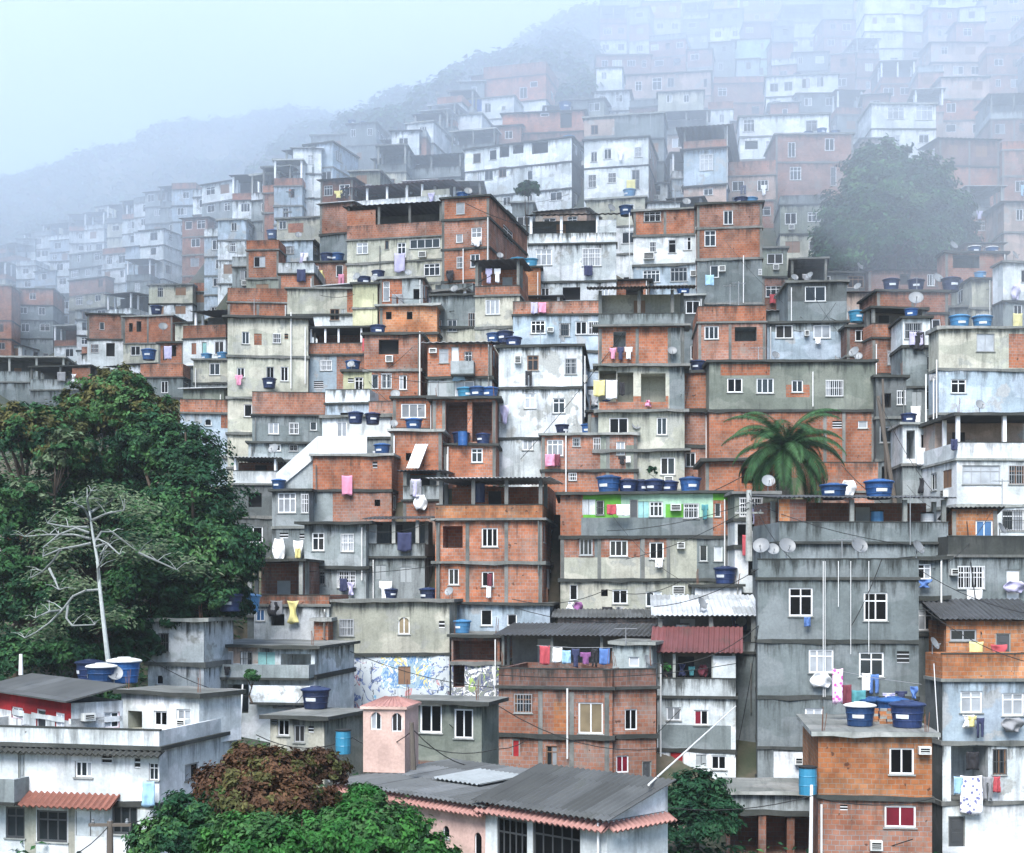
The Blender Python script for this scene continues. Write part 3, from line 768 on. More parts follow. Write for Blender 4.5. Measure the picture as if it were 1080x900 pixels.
# --- bottom centre
H('green_grey', 'grey green flat-roofed house with two dark windows beside the pink tower', 424, 508, '742 812', 'N', 61, -16, d=9, sx=526, auto=False, short='the grey green house', ops='443,743,466,773,w2k;479,748,499,779,w2k', over=.45, patches='424,803,508,815,e', drop=1)
H('cream_low', 'low cream house with a pale flat roof and a blue tank', 285, 342, '758 800', 'C', 60, -20, d=8, sx=384, auto=False, short='the low cream house', ops='293,759,305,776,w2;310,765,321,783,w2;325,766,331,773,v;286,755,292,763,v', over=.35)
H('mural_house', 'cream rendered house with an arched window above a graffiti covered wall', 346, 474, '635 690 755', 'C mural', 80, -4, d=8, auto=False, short='the cream graffiti house', ops='358,653,373,671,w2;420,651,432,669,A2n;463,655,469,663,v;362,704,371,716,m2;420,703,433,722,bn', patches='402,690,455,726,mural_blue;384,672,474,690,C', over=.3, drop=1, cols=[])
H('mural_grey_wall', 'grey house front painted with graffiti beside a dark brick recess', 476, 527, '672 699 745', 'e mural_grey', 78, -8, d=6, auto=False, short='the grey graffiti front', ops='478,702,490,725,O:e;478,676,524,697,O:e', roof='slab')
H('brick_slot', 'tall narrow strip of bare orange brick beside the graffiti wall', 331, 346, '655 740', 'B', 78, 0, d=5, auto=False, short='the narrow brick strip', cols=[])
H('slab_balcony', 'pale house with a deep concrete balcony and washing window', 214, 332, '683 712 770', 'W w', 72, -10, d=7, auto=False, short='the pale balcony house', ops='235,687,246,702,w2c;254,687,266,703,w2;224,685,232,692,a;232,722,262,752,O:N;272,688,290,708,bt;296,690,328,710,O:W;288,725,330,748,O:W', bal='216,700,332,716,g;270,722,333,742,W', over=.35, patches='236,683,272,700,p')
H('peeling_wall', 'white house with peeling paint under a broken brick parapet', 268, 347, '628 640 690', 'P:b W', 80, -4, d=6, auto=False, short='the peeling white house', ops='270,643,279,655,w2b;286,648,300,660,H;337,655,346,672,bk')
H('old_concrete', 'old stained concrete house with rough slab edge near the tree', 156, 215, '655 700 745', 'W W', 70, -14, d=7, sx=246, auto=False, short='the old concrete house', ops='158,668,165,687,w1k;168,668,178,688,w1;165,712,172,722,A1k;176,727,190,740,H', over=.45)
# --- centre block row (y 500-670)
H('orange_frame', 'three storey orange brick house in a concrete frame under a white canopy', 459, 572, '506 533 549 593 640', 'T P:o B B', 84, -6, d=7, sx=588, auto=False, short='the orange three storey house',
  ops='467,555,488,578,O:B;508,557,525,577,w3k;473,600,484,617,w2o;508,603,521,619,w2r', cols=[462, 493, 534, 570], rm='B', posts=[465, 499, 534, 571], roof='metal:zinc', rise=.5, over=.5, drop=.5, slabmat='concrete')
H('blue_storey', 'pale blue house front under the orange three storey house', 473, 580, '638 668', 'L', 83.4, -6, d=6, auto=False, short='the pale blue front', ops='507,643,519,660,w1k;474,641,479,655,b;535,648,545,660,w1', roof='slab')
H('green_house', 'bright green fronted flat over two brick and plaster storeys', 591, 768, '521 566 611 655', 'V b C', 85, -3, d=8, auto=False, short='the green fronted house', cols=[592,632,678,705,766], ops='614,527,628,543,bw;629,528,637,543,w1;664,527,673,546,Dk;673,529,684,546,bt;685,529,699,545,m3;707,532,718,539,a;721,531,737,547,m3;754,531,760,545,w1;611,568,625,586,w3;643,570,662,587,w3o;685,572,700,590,w2k;714,572,722,579,a;738,575,746,592,w1;753,576,762,592,w1;601,617,609,633,w1k;634,622,641,629,H;646,622,662,637,w2k;681,624,698,640,w2;709,618,722,627,a', patches='591,521,615,566,B;752,528,768,566,B;655,521,752,532,v;652,532,702,547,v;737,532,752,547,v;613,546,752,566,G;706,568,735,611,C;735,568,768,611,G;660,612,768,655,C;592,588,706,611,C;627,568,633,588,G;675,568,680,611,G', over=.3)
H('peach_low', 'low peach and teal fronted house below the green one', 588, 696, '653 690', 'p', 80, -3, d=5, auto=False, short='the low peach house', ops='645,661,656,674,w2k;628,657,640,676,Dt;600,658,622,668,w2c', roof='metal:grey', rise=.4)
H('shed', 'open shed under a white corrugated roof beside the tall grey house', 694, 797, '651 678 690', 'T P:g', 72, -5, d=6, auto=False, roof='metal:zinc', rise=1.0, short='the white roofed shed', kind='shed', rm='interior', posts=[696, 750, 796], rv=.8)
H('white_tiny', 'tiny white flat-roofed room with a domed blue tank', 733, 782, '619 645 665', 'w w', 80, -5, d=5, auto=False, short='the tiny white room', ops='738,632,759,640,w2k;768,633,776,641,w1k')
H('two_white_left', 'two storey white house under a black flat roof, paired windows', 321, 386, '553 598 640', 'g g', 88, -10, d=6, sx=394, auto=False, short='the white two storey house', ops='329,562,342,581,m2;360,563,373,582,m2;325,602,343,617,m3;356,602,375,620,m3', roof='slab', over=.5, edge='mould', drop=.5)
H('two_white_right', 'pale house with an arched grey loggia over two shuttered windows', 389, 448, '549 574 589 640', 'T P:g g', 88, -8, d=6, sx=458, auto=False, short='the pale loggia house', ops='396,596,407,611,bg;422,598,434,614,bg', rm='G', postmat='light_concrete', posts=[391, 415, 440], roof='metal:dark', rise=.3, over=.3, drop=.5, infill='389,551,397,574,g')
H('laundry_grey', 'grey two storey house with two bundles of white washing', 287, 326, '518 556 588 640', 'g G G', 93, -6, d=6, auto=False, short='the grey house with white washing', ops='293,520,312,541,m3;318,521,336,541,m3;295,562,304,568,v;316,563,324,569,v', patches='288,598,306,620,C')
H('stairs_white', 'brick house with a white balustrade terrace and outside stairs', 330, 413, '481 517 556', 'B b', 94, -5, d=7, auto=False, short='the house with white stairs', ops='393,487,398,494,v;395,527,401,534,H', cols=[351, 388], patches='287,517,351,556,g', sx=425)
H('loggia_grey', 'grey terrace room under a flat dark roof beside pipes', 425, 464, '498 513 529 560', 'T P:g b', 92, -5, d=5, auto=False, short='the grey terrace room', roof='metal:dark', rise=.2, rm='G', sx=475)
H('terrace_dark', 'house with a long dark roofed terrace above dish covered grey roof', 822, 1000, '527 551 574 600', 'T P:G G', 76, 4, d=6, auto=False, short='the dark roofed terrace', roof='metal:dark', rise=.5, rm='e', posts=[824, 899, 955, 996], postmat='light_concrete', infill='822,520,833,552,o;833,520,850,552,e', over=.3, drop=1.5, patches='826,560,862,571,o')
H('door_white', 'white fronted room with a barred door left of the dark terrace', 775, 820, '521 548 576', 'N w', 82, 0, d=5, auto=False, short='the barred white room', ops='780,525,804,545,m3;778,553,806,575,H')
H('brick_side', 'brick house with a dish and dark doorway under the palm', 744, 822, '486 522 545', 'B b', 90, -3, d=6, auto=False, short='the brick house under the palm', ops='782,493,815,510,O:B', over=.35, cols=[746, 780, 820])
# --- middle (y 300-520)
H('central', 'tall balconied house with a dark flat canopy roof and brick panels', 631, 722, '306 331 345 385 433', 'T P:G B C', 98, -4, d=8, sx=737, auto=False, short='the tall balconied house', side='G',
  ops='647,350,660,366,O:W;632,391,650,424,O:C;651,393,668,424,O:C;676,394,702,424,O:C', cols=[633, 672, 706, 720], rm='C', rv=.28, posts=[633, 674, 709], postmat='concrete', roof='metal:brown', rise=.4, over=.8, patches='632,418,705,433,B;705,346,722,385,G;706,385,722,433,G', drop=1)
H('below_central', 'grey and brick strip with small windows under the balconied house', 620, 748, '435 470', 'b', 99, -3, d=6, auto=False, short='the strip under the balconied house', ops='643,436,655,449,w2;681,436,693,450,m2;697,437,706,444,a', patches='620,440,640,466,G;665,434,720,452,N')
H('white_blotch', 'stained white rendered house with clothes under one window', 526, 614, '366 409 462 505', 'W W W', 100, -5, d=7, sx=626, auto=False, short='the stained white house', side='W', ops='556,375,568,391,m2;596,378,608,395,m2;553,415,565,431,m2;543,376,550,384,a;527,428,533,445,w1;551,462,562,475,w2;583,420,596,436,m2', pipes='617,376,440', slabmat='mould')
H('gable_grey', 'brick and grey house with a blue tank row before its roof', 571, 672, '459 496 540', 'b B', 98, -4, d=7, auto=False, short='the brick and grey house', ops='577,464,594,481,m3c;604,462,612,471,w1;626,462,633,475,w1;650,466,659,480,w2;600,499,608,507,w1', patches='633,458,643,496,N;660,470,672,496,N', pipes='597,455,600', cols=[573, 599, 641, 670])
H('white_curve', 'smooth white house with one big window above the tank row', 673, 748, '468 516', 'w', 100, -5, d=6, auto=False, short='the smooth white house', ops='682,473,700,491,m2;718,478,723,491,w1', roof='slab', over=.15, pipes='717,470,515')
H('wide_green_grey', 'long low grey green house with white windows above the palm', 748, 923, '382 433 480', 'N B', 97, -1, d=8, auto=False, short='the long grey green house', ops='767,399,783,414,w2k;798,399,816,415,w3;835,401,847,414,w2;871,401,889,418,w4;878,444,888,452,v;905,444,915,452,w1', patches='760,384,812,396,B;829,406,854,419,B', cols=[870, 890, 921], over=.2)
H('brick_door', 'small brick lean-to left of the long grey green house', 722, 749, '393 432', 'B', 99, -2, d=5, auto=False, short='the small brick lean-to', ops='750,396,757,418,H')
H('gap_house', 'tall thin white house beside a dark gap of leaning poles', 952, 988, '448 490 525', 'w g', 92, -4, d=5, auto=False, short='the thin white house', ops='956,454,965,484,O:W;971,458,980,474,w1k', pipes='984,400,480;976,395,520')
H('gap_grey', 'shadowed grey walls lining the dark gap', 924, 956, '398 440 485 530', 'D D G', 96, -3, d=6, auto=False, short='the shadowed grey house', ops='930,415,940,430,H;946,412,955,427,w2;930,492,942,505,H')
H('beige_right', 'beige house with blue grey lower storey and white windows', 990, 1100, '347 390 437 530', 'C L G', 97, 3, d=8, auto=False, short='the beige house', ops='1030,352,1049,371,w2;1003,400,1019,415,m2;998,452,1010,466,w2', patches='1064,352,1100,388,B', sx=984, pipes='987,380,500')
H('box_white', 'white box shaped upper room over a grey curved stair wall', 952, 981, '336 365 408 450', 'w G G', 100, -3, d=5, auto=False, short='the white box room', ops='978,376,984,390,w1;962,413,972,433,b;976,413,984,432,w1')
H('brick_open_right', 'brick house with an open dark top floor and dish', 920, 976, '326 342 358 395 440', 'T P:B b b', 104, 6, d=6, auto=False, short='the open topped brick house', ops='936,370,951,385,m2;930,400,936,415,w1', rm='interior', sx=914)
H('dark_red_right', 'dark red house with one window behind the grey blue house', 893, 926, '345 375 410', 'e e', 108, 0, d=5, auto=False, short='the dark red house', ops='902,348,915,360,w2k')
H('pink_roof_right', 'small salmon brick house beside blue tarpaulin', 925, 1000, '308 330', 'b', 112, 2, d=5, auto=False, short='the salmon brick house', ops='')
H('grey_blue', 'grey blue house with a dark upper storey and three white windows', 809, 893, '341 384', 'L', 110, -2, d=7, auto=False, short='the grey blue house', ops='818,343,836,357,w2;858,343,876,357,w2c;848,349,853,355,a', drop=1, roof='slab', patches='812,341,893,350,g')
H('grey_blue_top', 'dark grey upper room with one wide white window', 831, 893, '298 341', 'G', 112, -2, d=6, auto=False, short='the dark upper room', ops='849,302,871,318,w2', patches='831,298,893,318,D')
H('brick_right_mid', 'brick house with a brick parapet and mixed openings', 736, 808, '323 341 378', 'P:B b', 108, -4, d=7, auto=False, short='the brick parapet house', ops='743,344,758,358,w3;775,345,798,360,O:G', cols=[738, 770, 806])
H('cream_big', 'big cream house with a flat roof and pipes', 240, 325, '336 376 420', 'C C', 112, 6, d=8, auto=False, short='the big cream house', ops='288,352,296,362,w2;300,352,304,358,v;268,352,276,364,bk;281,387,289,400,w2;296,387,304,402,w2k;255,350,263,363,w2;250,388,258,398,w2', pipes='322,345,405;307,330,410', over=.4, side='C', slabmat='concrete')
H('terrace_mid', 'brick parapet terrace on white posts beside the big cream house', 326, 418, '346 362 375 412', 'T P:B L', 113, -3, d=6, auto=False, short='the brick parapet terrace', ops='338,380,350,391,w2;331,402,341,410,v', rm='e', posts=[328, 343, 357, 381, 396, 416], postmat='white_frame', roof='slab', patches='355,376,418,412,b', thin=True)
H('yellow_block', 'blank yellow cream block above the covered terrace', 372, 398, '300 325 350', 'Y Y', 118, -3, d=7, auto=False, short='the blank yellow block', slabmat='concrete')
H('yellow_wing', 'cream wing with two navy tanks along its wall', 303, 373, '305 332 352', 'C w', 121, -3, d=6, auto=False, short='the cream wing', ops='348,326,358,338,w2;360,326,364,338,b', patches='366,303,373,330,B')
H('orange_two', 'orange brick block with two small dark square windows', 400, 461, '323 352', 'o', 112, -4, d=6, auto=False, short='the orange brick block', ops='407,329,413,337,H;429,329,435,337,H', cols=[402, 423, 444], over=.35)
H('orange_door', 'orange and grey brick house with an upright door window', 400, 446, '294 322', 'B', 118, -3, d=6, auto=False, short='the brick house with the upright door', ops='404,297,411,318,m1;436,305,443,316,H', patches='424,294,446,322,g', over=.2)
H('brick_grey_mid', 'brick and grey patch house with white windows and dishes', 384, 444, '353 390 424', 'b B', 106, -4, d=7, auto=False, short='the patched brick house', ops='392,395,399,410,w1;402,394,413,410,w2;421,396,429,411,w2', patches='384,390,392,424,Y;384,375,420,390,B', pipes='443,350,420')
H('yellow_left_mid', 'pale yellow narrow house with an olive window', 362, 386, '392 424', 'Y', 107, -3, d=5, auto=False, short='the narrow pale yellow house', ops='374,398,383,411,m2;367,399,373,404,v')
H('brick_balcony', 'brick house with a small balcony under a white roof edge', 451, 519, '363 398 424', 'B g', 104, -5, d=7, sx=526, auto=False, short='the brick balcony house', ops='463,368,473,383,m2;490,371,498,384,m2;453,368,461,373,a;476,366,484,382,Dw;454,402,471,420,b;480,402,500,420,w2c', side='B', roof='metal:zinc', rise=.7, bal='477,383,501,398,g', over=.4)
H('brick_void', 'brick house with a black open ground floor and blue roof tanks', 456, 523, '421 470 500', 'B B', 98, -3, d=7, auto=False, short='the black open floored house', ops='470,424,493,468,O:e;498,424,519,466,O:e', cols=[458, 468, 496, 521], over=.4)
H('brick_frame_left', 'brick house framing a bright curtain window', 414, 458, '420 452 500', 'B b', 100, -3, d=7, auto=False, short='the bright curtained brick house', ops='423,426,449,441,w3c', cols=[416, 456])
H('chute_house', 'brick house with a white sheet chute and pipes', 412, 466, '455 498', 'B', 96, -3, d=6, auto=False, short='the brick house with the white chute', ops='428,478,434,486,H', pipes='416,460,540', roof='slab')
H('white_door_left', 'grey house with white top room behind the stairs', 340, 412, '440 462 500', 'w G', 103, -3, d=6, auto=False, short='the grey house behind the stairs', ops='355,445,366,461,w2;345,470,352,480,w1')
H('grey_window_brick', 'brick storey with dark screened windows and a blue barrel', 468, 523, '470 496', 'B', 96.5, -3, d=5, auto=False, short='the screened brick storey', ops='497,473,509,488,m2;466,476,470,484,H')
H('white_brick_row', 'white storey under a brick parapet with four white windows', 541, 637, '318 333 371', 'P:b L', 110, -3, d=7, auto=False, short='the white storey with four windows', ops='560,338,575,352,m3;577,346,584,351,a;590,341,601,355,w1;607,339,619,353,w2;620,339,632,353,w2', pipes='')
H('brick_stub', 'square brick stub between rows of blue tanks', 538, 570, '283 312', 'o', 121, -3, d=5, auto=False, short='the square brick stub', cols=[])
H('brick_washing', 'brick terrace house with two open washing windows', 501, 548, '276 302 313 345', 'T P:B C', 112, -8, d=6, auto=False, short='the brick washing terrace', ops='512,316,527,332,w3c;489,330,495,345,w2', rm='B', roof='metal:grey', rise=.4)
H('white_lowmid', 'grey white house with barred windows behind the patched brick house', 455, 505, '312 345 372', 'G C', 114, -6, d=6, auto=False, short='the grey white barred house', ops='460,338,466,350,w1;472,337,482,350,w2;494,330,503,345,w2')
H('brick_long_left', 'long brick parapet over a pale blue storey with a round window', 190, 268, '422 437 482 520', 'P:B L L', 112, 8, d=7, auto=False, short='the long brick parapet house', ops='216,442,223,449,A1k;233,438,243,452,bk;251,438,260,452,bk;200,448,208,462,w2', over=.3)
H('brick_long_right', 'brick parapet rooftop with a pole and grey windows below', 266, 345, '414 439 470', 'P:b G', 110, 6, d=7, auto=False, short='the brick parapet rooftop', ops='283,446,294,458,w2;305,446,315,458,w2;327,445,334,454,w1', over=.3)
H('balcony_left', 'white balcony house at the edge of the big tree', 246, 292, '484 497 512 545 590', 'T P:w D D', 98, 6, d=6, auto=False, short='the white balcony house', rm='e', roof='metal:zinc', rise=.2, ops='262,520,276,535,H', postmat='white_frame', thin=True)
H('grey_left_mid', 'grey house half hidden above the white balcony', 262, 345, '468 486 515', 'g D', 104, 4, d=6, auto=False, short='the half hidden grey house', ops='284,468,296,476,w2;305,468,314,476,w2')
# --- upper middle (y 180-330)
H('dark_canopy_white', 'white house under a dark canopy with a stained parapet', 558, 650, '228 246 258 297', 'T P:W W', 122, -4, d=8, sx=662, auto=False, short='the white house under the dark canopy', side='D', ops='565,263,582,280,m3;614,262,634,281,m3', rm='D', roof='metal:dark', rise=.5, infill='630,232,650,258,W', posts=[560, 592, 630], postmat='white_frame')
H('brick_white_a', 'brick topped white house with air conditioners and barred windows', 668, 735, '222 248 279 302', 'B w L', 126, -8, d=7, auto=False, short='the brick topped white house', ops='679,216,697,234,m3;685,255,692,266,w1;705,253,713,267,m1;721,250,729,264,m2;678,285,696,298,m4;707,282,725,297,m4;679,267,690,274,a;728,286,735,292,a', pipes='734,240,305;664,225,300')
H('brick_right_a', 'tall brick house with a plaster corner and blue tanks', 735, 804, '215 240 273 320', 'b B G', 124, -6, d=8, sx=826, auto=False, short='the tall brick corner house', side='B', ops='743,243,755,260,m2;749,280,758,293,w1;763,222,773,237,w2;758,281,765,287,a;800,284,806,290,w1', pipes='784,270,320')
H('brick_tall', 'tall red brick house with three rows of white windows', 466, 516, '209 231 262 296', 'B b B', 124, -14, d=8, sx=556, auto=False, short='the tall red brick house', ops='481,214,490,226,w1;497,240,508,258,m2;481,247,488,256,w1;482,271,488,283,w1;496,268,506,282,w2;531,241,541,253,sm2;535,216,544,226,sw2', pipes='515,230,282;489,263,300')
H('terrace_brick_dark', 'dark open terrace with a brick parapet over white framed windows', 366, 466, '217 236 252 276 300', 'T P:b C C', 130, -12, d=7, auto=False, short='the dark open terrace house', ops='376,256,388,268,m2;406,254,410,263,w1;419,256,428,272,m2;432,252,464,262,w4;447,278,464,291,m3;442,266,450,272,a', rm='D', infill='366,222,396,252,B', roof='metal:dark', rise=.3)
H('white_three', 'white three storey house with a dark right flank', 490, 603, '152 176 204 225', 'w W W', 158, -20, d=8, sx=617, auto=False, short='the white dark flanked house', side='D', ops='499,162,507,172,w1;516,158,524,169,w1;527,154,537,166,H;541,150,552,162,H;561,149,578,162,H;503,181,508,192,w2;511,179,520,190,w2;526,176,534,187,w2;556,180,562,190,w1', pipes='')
H('cream_terrace', 'long cream terrace with white posts under a thin red roof', 366, 474, '196 209 222 238', 'T P:w D', 146, -15, d=7, auto=False, short='the long cream terrace', rm='D', posts=[367, 387, 408, 429, 445], postmat='white_frame', roof='metal:red', rise=.4, over=.5, infill='445,200,474,209,C')
H('white_two_a', 'white house with a stained grey penthouse and paired windows', 616, 684, '147 176 208', 'w w', 152, -12, d=7, sx=706, auto=False, short='the white penthouse house', side='p', ops='623,160,630,171,w2;637,157,645,168,w2;669,155,677,166,w2;620,184,629,198,w2;641,182,650,193,w2;666,179,675,200,w2')
H('pent_a', 'grey flat topped storey with a pink corner', 616, 700, '122 148', 'G', 160, -10, d=6, auto=False, short='the grey flat topped storey', ops='623,132,631,142,w2', patches='616,125,648,142,p')
H('grey_brown_roof', 'pale house under a broad brown roof on posts', 721, 766, '136 148 158 196 218', 'T P:b L p', 148, -12, d=7, sx=806, auto=False, short='the brown roofed pale house', side='L', ops='738,163,752,180,m3;768,166,776,176,sw1;791,172,796,188,sb;742,199,752,206,w2', rm='D', roof='metal:brown', rise=.6, over=.8, pipes='767,130,200')
H('brick_gable', 'brick house with sloping brown roof and a white inset window', 530, 616, '119 140 152', 'B e', 172, -8, d=7, auto=False, short='the sloping roofed brick house', roof='metal:brown', rise=.6, ops='570,118,579,123,w1;591,118,603,135,H')
H('brick_top', 'pale brick house with grey columns high in the mist', 510, 576, '68 82 108 130', 'P:b B w', 194, -15, d=8, auto=False, short='the misty brick house', ops='548,92,556,104,w2;559,86,567,92,w1;516,106,522,118,w1', patches='494,104,508,117,U')
H('white_blue', 'small white house with a bright blue wall panel', 488, 542, '104 126', 'w', 190, -14, d=6, auto=False, short='the white and blue house', ops='511,109,518,119,w2;529,112,533,117,v', patches='494,104,508,117,U')
H('pink_white', 'small pinkish white gabled house with one big window', 469, 508, '122 147', 'w', 182, -14, d=6, auto=False, short='the pinkish gabled house', ops='473,127,483,139,m2')
H('terrace_grey_up', 'grey arcade terrace with dark openings below the gabled house', 404, 470, '147 160 172', 'T P:G', 178, -12, d=6, auto=False, short='the grey arcade terrace', rm='D', roof='metal:grey', rise=.3)
H('terrace_grey_up2', 'dark pillared terrace beside the white dark flanked house', 476, 522, '138 152 164 180', 'T P:G G', 170, -15, d=6, auto=False, short='the dark pillared terrace', rm='D', roof='slab')
H('lean_dark', 'wide shed roof terrace over a cluttered railing', 394, 486, '166 178 190', 'T P:g', 165, -12, d=6, auto=False, short='the wide shed roof terrace', rm='D', roof='metal:grey', rise=.4)
H('grey_box_up', 'boxy grey upper house against the misty trees', 366, 397, '131 153 178', 'G G', 188, -10, d=6, short='the boxy grey house')
H('grey_up_b', 'grey stepped house left of the boxy one', 328, 367, '143 166 190', 'G g', 190, -8, d=6, short='the grey stepped house')
H('brick_strip_up', 'low brick band house in the mist', 331, 362, '160 172 186', 'B G', 184, -10, d=6, short='the low brick band house')
H('yellow_patch', 'pale green rendered house with a brick coloured patch', 292, 362, '230 258', 'C', 152, -8, d=7, auto=False, short='the pale green house', ops='294,233,302,242,w2;340,240,344,243,v', patches='304,235,320,245,B')
H('white_small_b', 'white blue rendered house with dark eaves', 296, 330, '254 277', 'L', 142, -6, d=6, auto=False, short='the white blue house', ops='302,260,310,268,w2')
H('brick_terr_b', 'brick house front above a row of navy tanks', 322, 372, '277 298', 'b', 138, -6, d=6, short='the brick front')
# --- upper right in the fog
H('brick_fog_right', 'faded brick house with tall white framed windows by the misty tree', 818, 900, '142 171 203', 'b b', 152, -2, d=8, auto=False, short='the faded brick house', ops='831,150,839,166,w2;870,146,880,159,w2;833,176,845,190,m3;876,176,882,196,w1')
H('white_fog_long', 'long pale house with four square windows in the fog', 808, 884, '80 101', 'w', 186, -8, d=7, auto=False, short='the long pale house', ops='812,88,821,97,w2;827,86,836,96,w2;846,83,854,93,w2;861,81,869,92,w2')
H('green_fog', 'pale green box house high in the fog', 772, 812, '42 63', 'v', 226, -6, d=6, auto=False, short='the pale green box', ops='802,45,806,52,w1')
H('white_fog_b', 'white house strip behind brown rooftop in the fog', 780, 874, '122 143', 'w', 160, -6, d=6, auto=False, short='the white strip house', ops='850,127,862,139,m2;784,126,796,139,m3')
H('white_tree_top', 'square white two storey house directly above the misty tree', 919, 987, '110 136 164', 'w w', 160, -1, d=7, auto=False, short='the square white house', ops='936,113,954,126,m3;966,112,984,127,m3;940,143,949,152,w2;969,142,980,151,w2')
H('white_edge_top', 'bright white corner at the top edge of the fog', 912, 952, '-18 15', 'w', 216, -3, d=7, auto=False, short='the bright white corner')
H('white_fog_c', 'white gabled house front with two windows below grey fog', 629, 656, '72 94', 'w', 198, -8, d=6, auto=False, short='the white gabled front', ops='634,76,640,84,w2')
H('pink_fog_a', 'pinkish long house with sloping roof line in the fog', 660, 750, '78 103', 'p', 192, -8, d=7, auto=False, short='the pinkish long house', ops='670,86,677,96,m2;688,82,698,95,m2;704,82,711,92,w2;742,83,746,92,w1', roof='slab')
H('pale_fog_d', 'pale two window house under the pinkish long one', 694, 742, '97 120', 'C', 182, -6, d=6, auto=False, short='the pale two window house', ops='703,100,709,108,w2;721,100,727,108,w2')
H('brick_far_right', 'brick house with a dark roof recess right of the misty tree', 997, 1062, '267 325', 'b', 122, 3, d=7, auto=False, short='the brick recess house', ops='1005,269,1033,283,O:G', sx=990)
H('white_far_right', 'white house cut off by the picture edge below brick rows', 1058, 1110, '278 318 350', 'w g', 114, 5, d=7, auto=False, short='the cut off white house', ops='1077,285,1084,298,w1', sx=1050)
H('beige_far_right', 'beige plastered room beside the brick recess house', 1025, 1046, '295 325', 'C', 117, 2, d=5, auto=False, short='the beige plastered room')
# --- left hillside
H('porch_left', 'house with a white roofed porch on tall posts', 152, 213, '256 284 300', 'T G', 222, -10, d=8, auto=False, short='the tall porch house', rm='G', roof='metal:zinc', rise=.3, postmat='white_frame')
H('brick_white_left', 'small grey brick house with one white framed window', 16, 56, '305 322 338', 'b G', 205, 4, d=7, auto=False, short='the one window brick house', ops='31,309,38,316,m2')
H('brick_edge_left', 'plain brick house cut by the left picture edge', -25, 12, '301 338', 'B', 200, 4, d=7, auto=False, short='the plain edge house')
H('brick_pair_a', 'brick house with two window holes on the left slope', 130, 182, '334 362 385', 'B C', 160, -8, d=7, auto=False, short='the two hole brick house', ops='136,341,140,350,H;144,339,149,350,H')
H('brick_pair_b', 'brick and grey house beside the one with two holes', 92, 130, '332 358 388', 'b w', 163, 6, d=7, auto=False, short='the brick and grey neighbour', ops='96,363,104,372,w2;112,362,121,376,H;105,340,110,348,w1')
H('parapet_left', 'white storey under a rising brick parapet on the left slope', 193, 238, '343 358 386 410', 'P:B w G', 140, -10, d=7, auto=False, short='the white storey on the slope', ops='202,362,207,374,bk;213,361,218,377,Dt;226,360,236,374,w2o;208,388,213,404,w1')
H('brick_wash_left', 'orange storey with hanging washing behind the brick parapet', 167, 194, '362 384', 'B', 141, -6, d=6, auto=False, short='the orange washing storey', ops='172,366,176,380,H;180,364,186,376,H')
H('brick_par_low', 'brick parapet strip above the olive tree', 148, 193, '384 399 420', 'P:B G', 138, -4, d=6, short='the brick parapet strip')
H('grey_terrace_left', 'grey terrace house with open dark loggia at the left edge', -20, 68, '377 392 404 425', 'T P:g G', 150, 5, d=7, auto=False, short='the grey loggia house', rm='D', postmat='light_concrete')
H('grey_terrace_left2', 'open loggia house with a brick end above the tree', 32, 95, '387 400 412 430', 'T P:g G', 146, -4, d=7, auto=False, short='the brick ended loggia house', rm='D', infill='76,388,95,400,B')
H('brick_curve_left', 'curved brick parapet house with barred windows', 200, 242, '298 308 326', 'P:B G', 170, -10, d=7, short='the curved parapet house')
H('brick_stack_mid', 'brick stack at the left of the cream wing', 240, 304, '304 320 338', 'P:B B', 128, 5, d=7, short='the brick stack')
H('wall_left_edge', 'orange plastered wall fragment at the left edge behind the tree', -20, 6, '540 590 650', 'o e', 82, 0, d=5, auto=False, short='the orange wall fragment')

# --- bottom left compound and the pink chapel
H('white_compound', 'big white three storey house with terraces and a red roofed top flat', -60, 168, '768 788 843 910', 'P:w w w', 51.3, -14, sx=250, auto=False, short='the big white house',
  ops='79,803,97,820,w3;107,797,118,806,v;142,800,148,811,v;157,805,167,823,m2;195,805,210,822,sw2;19,795,26,822,Dg;6,851,26,884,m2z;39,855,71,888,m3z;118,850,145,880,w3z;80,856,110,882,bw;178,853,192,874,sm2z', over=.3, pback=False, bal='-20,818,31,845,g', patches='-22,843,168,850,C;26,851,38,905,C;72,851,79,905,C')
H('compound_red', 'red topped upper flat', -14, 75, '735 753 787', 'R w', 54.5, -50, sx=128, auto=False, parent='white_compound', roof='metal:grey', rise=.5, ops='38,748,48,772,w1;58,752,68,769,w2;12,746,24,758,w2;85,752,97,760,sa;110,751,126,768,sw2', slabmat='w', side='w', over=.0)
H('compound_white', 'white upper flat', 128, 210, '733 783', 'w', 55, -30, d=2.4, auto=False, parent='white_compound', ops='135,750,150,769,O:C;162,750,176,766,w2k;186,748,201,764,w2c;192,758,201,766,a', edge='mould')
H('chapel', 'pale pink chapel with a square bell tower and grey corrugated roof', 358, 512, '839 915', 'K', 50.7, -46, d=6, auto=False, kind='chapel', short='the pink chapel', roof='metal:pale', rise=.3, ops='445,868,452,881,A1k;467,871,474,884,A1k;500,878,508,908,A1k', over=.3)
H('chapel_tower', 'bell tower', 383, 427, '748 815', 'K', 55, -10, d=2.2, auto=False, parent='chapel', pname='bell_tower', swin=False, ops='391,751,402,770,A2;413,752,424,772,A2', roof='none')
H('hall', 'pale hall with barred openings, pink eave tiles and a steep grey roof', 512, 640, '857 925', 'w', 45.9, -45, d=3.0, auto=False, kind='hall', short='the pale hall', roof='metal:grey', rise=.95, ops='524,864,556,915,m5zk;562,868,612,918,m5zk', over=.15, side='w')

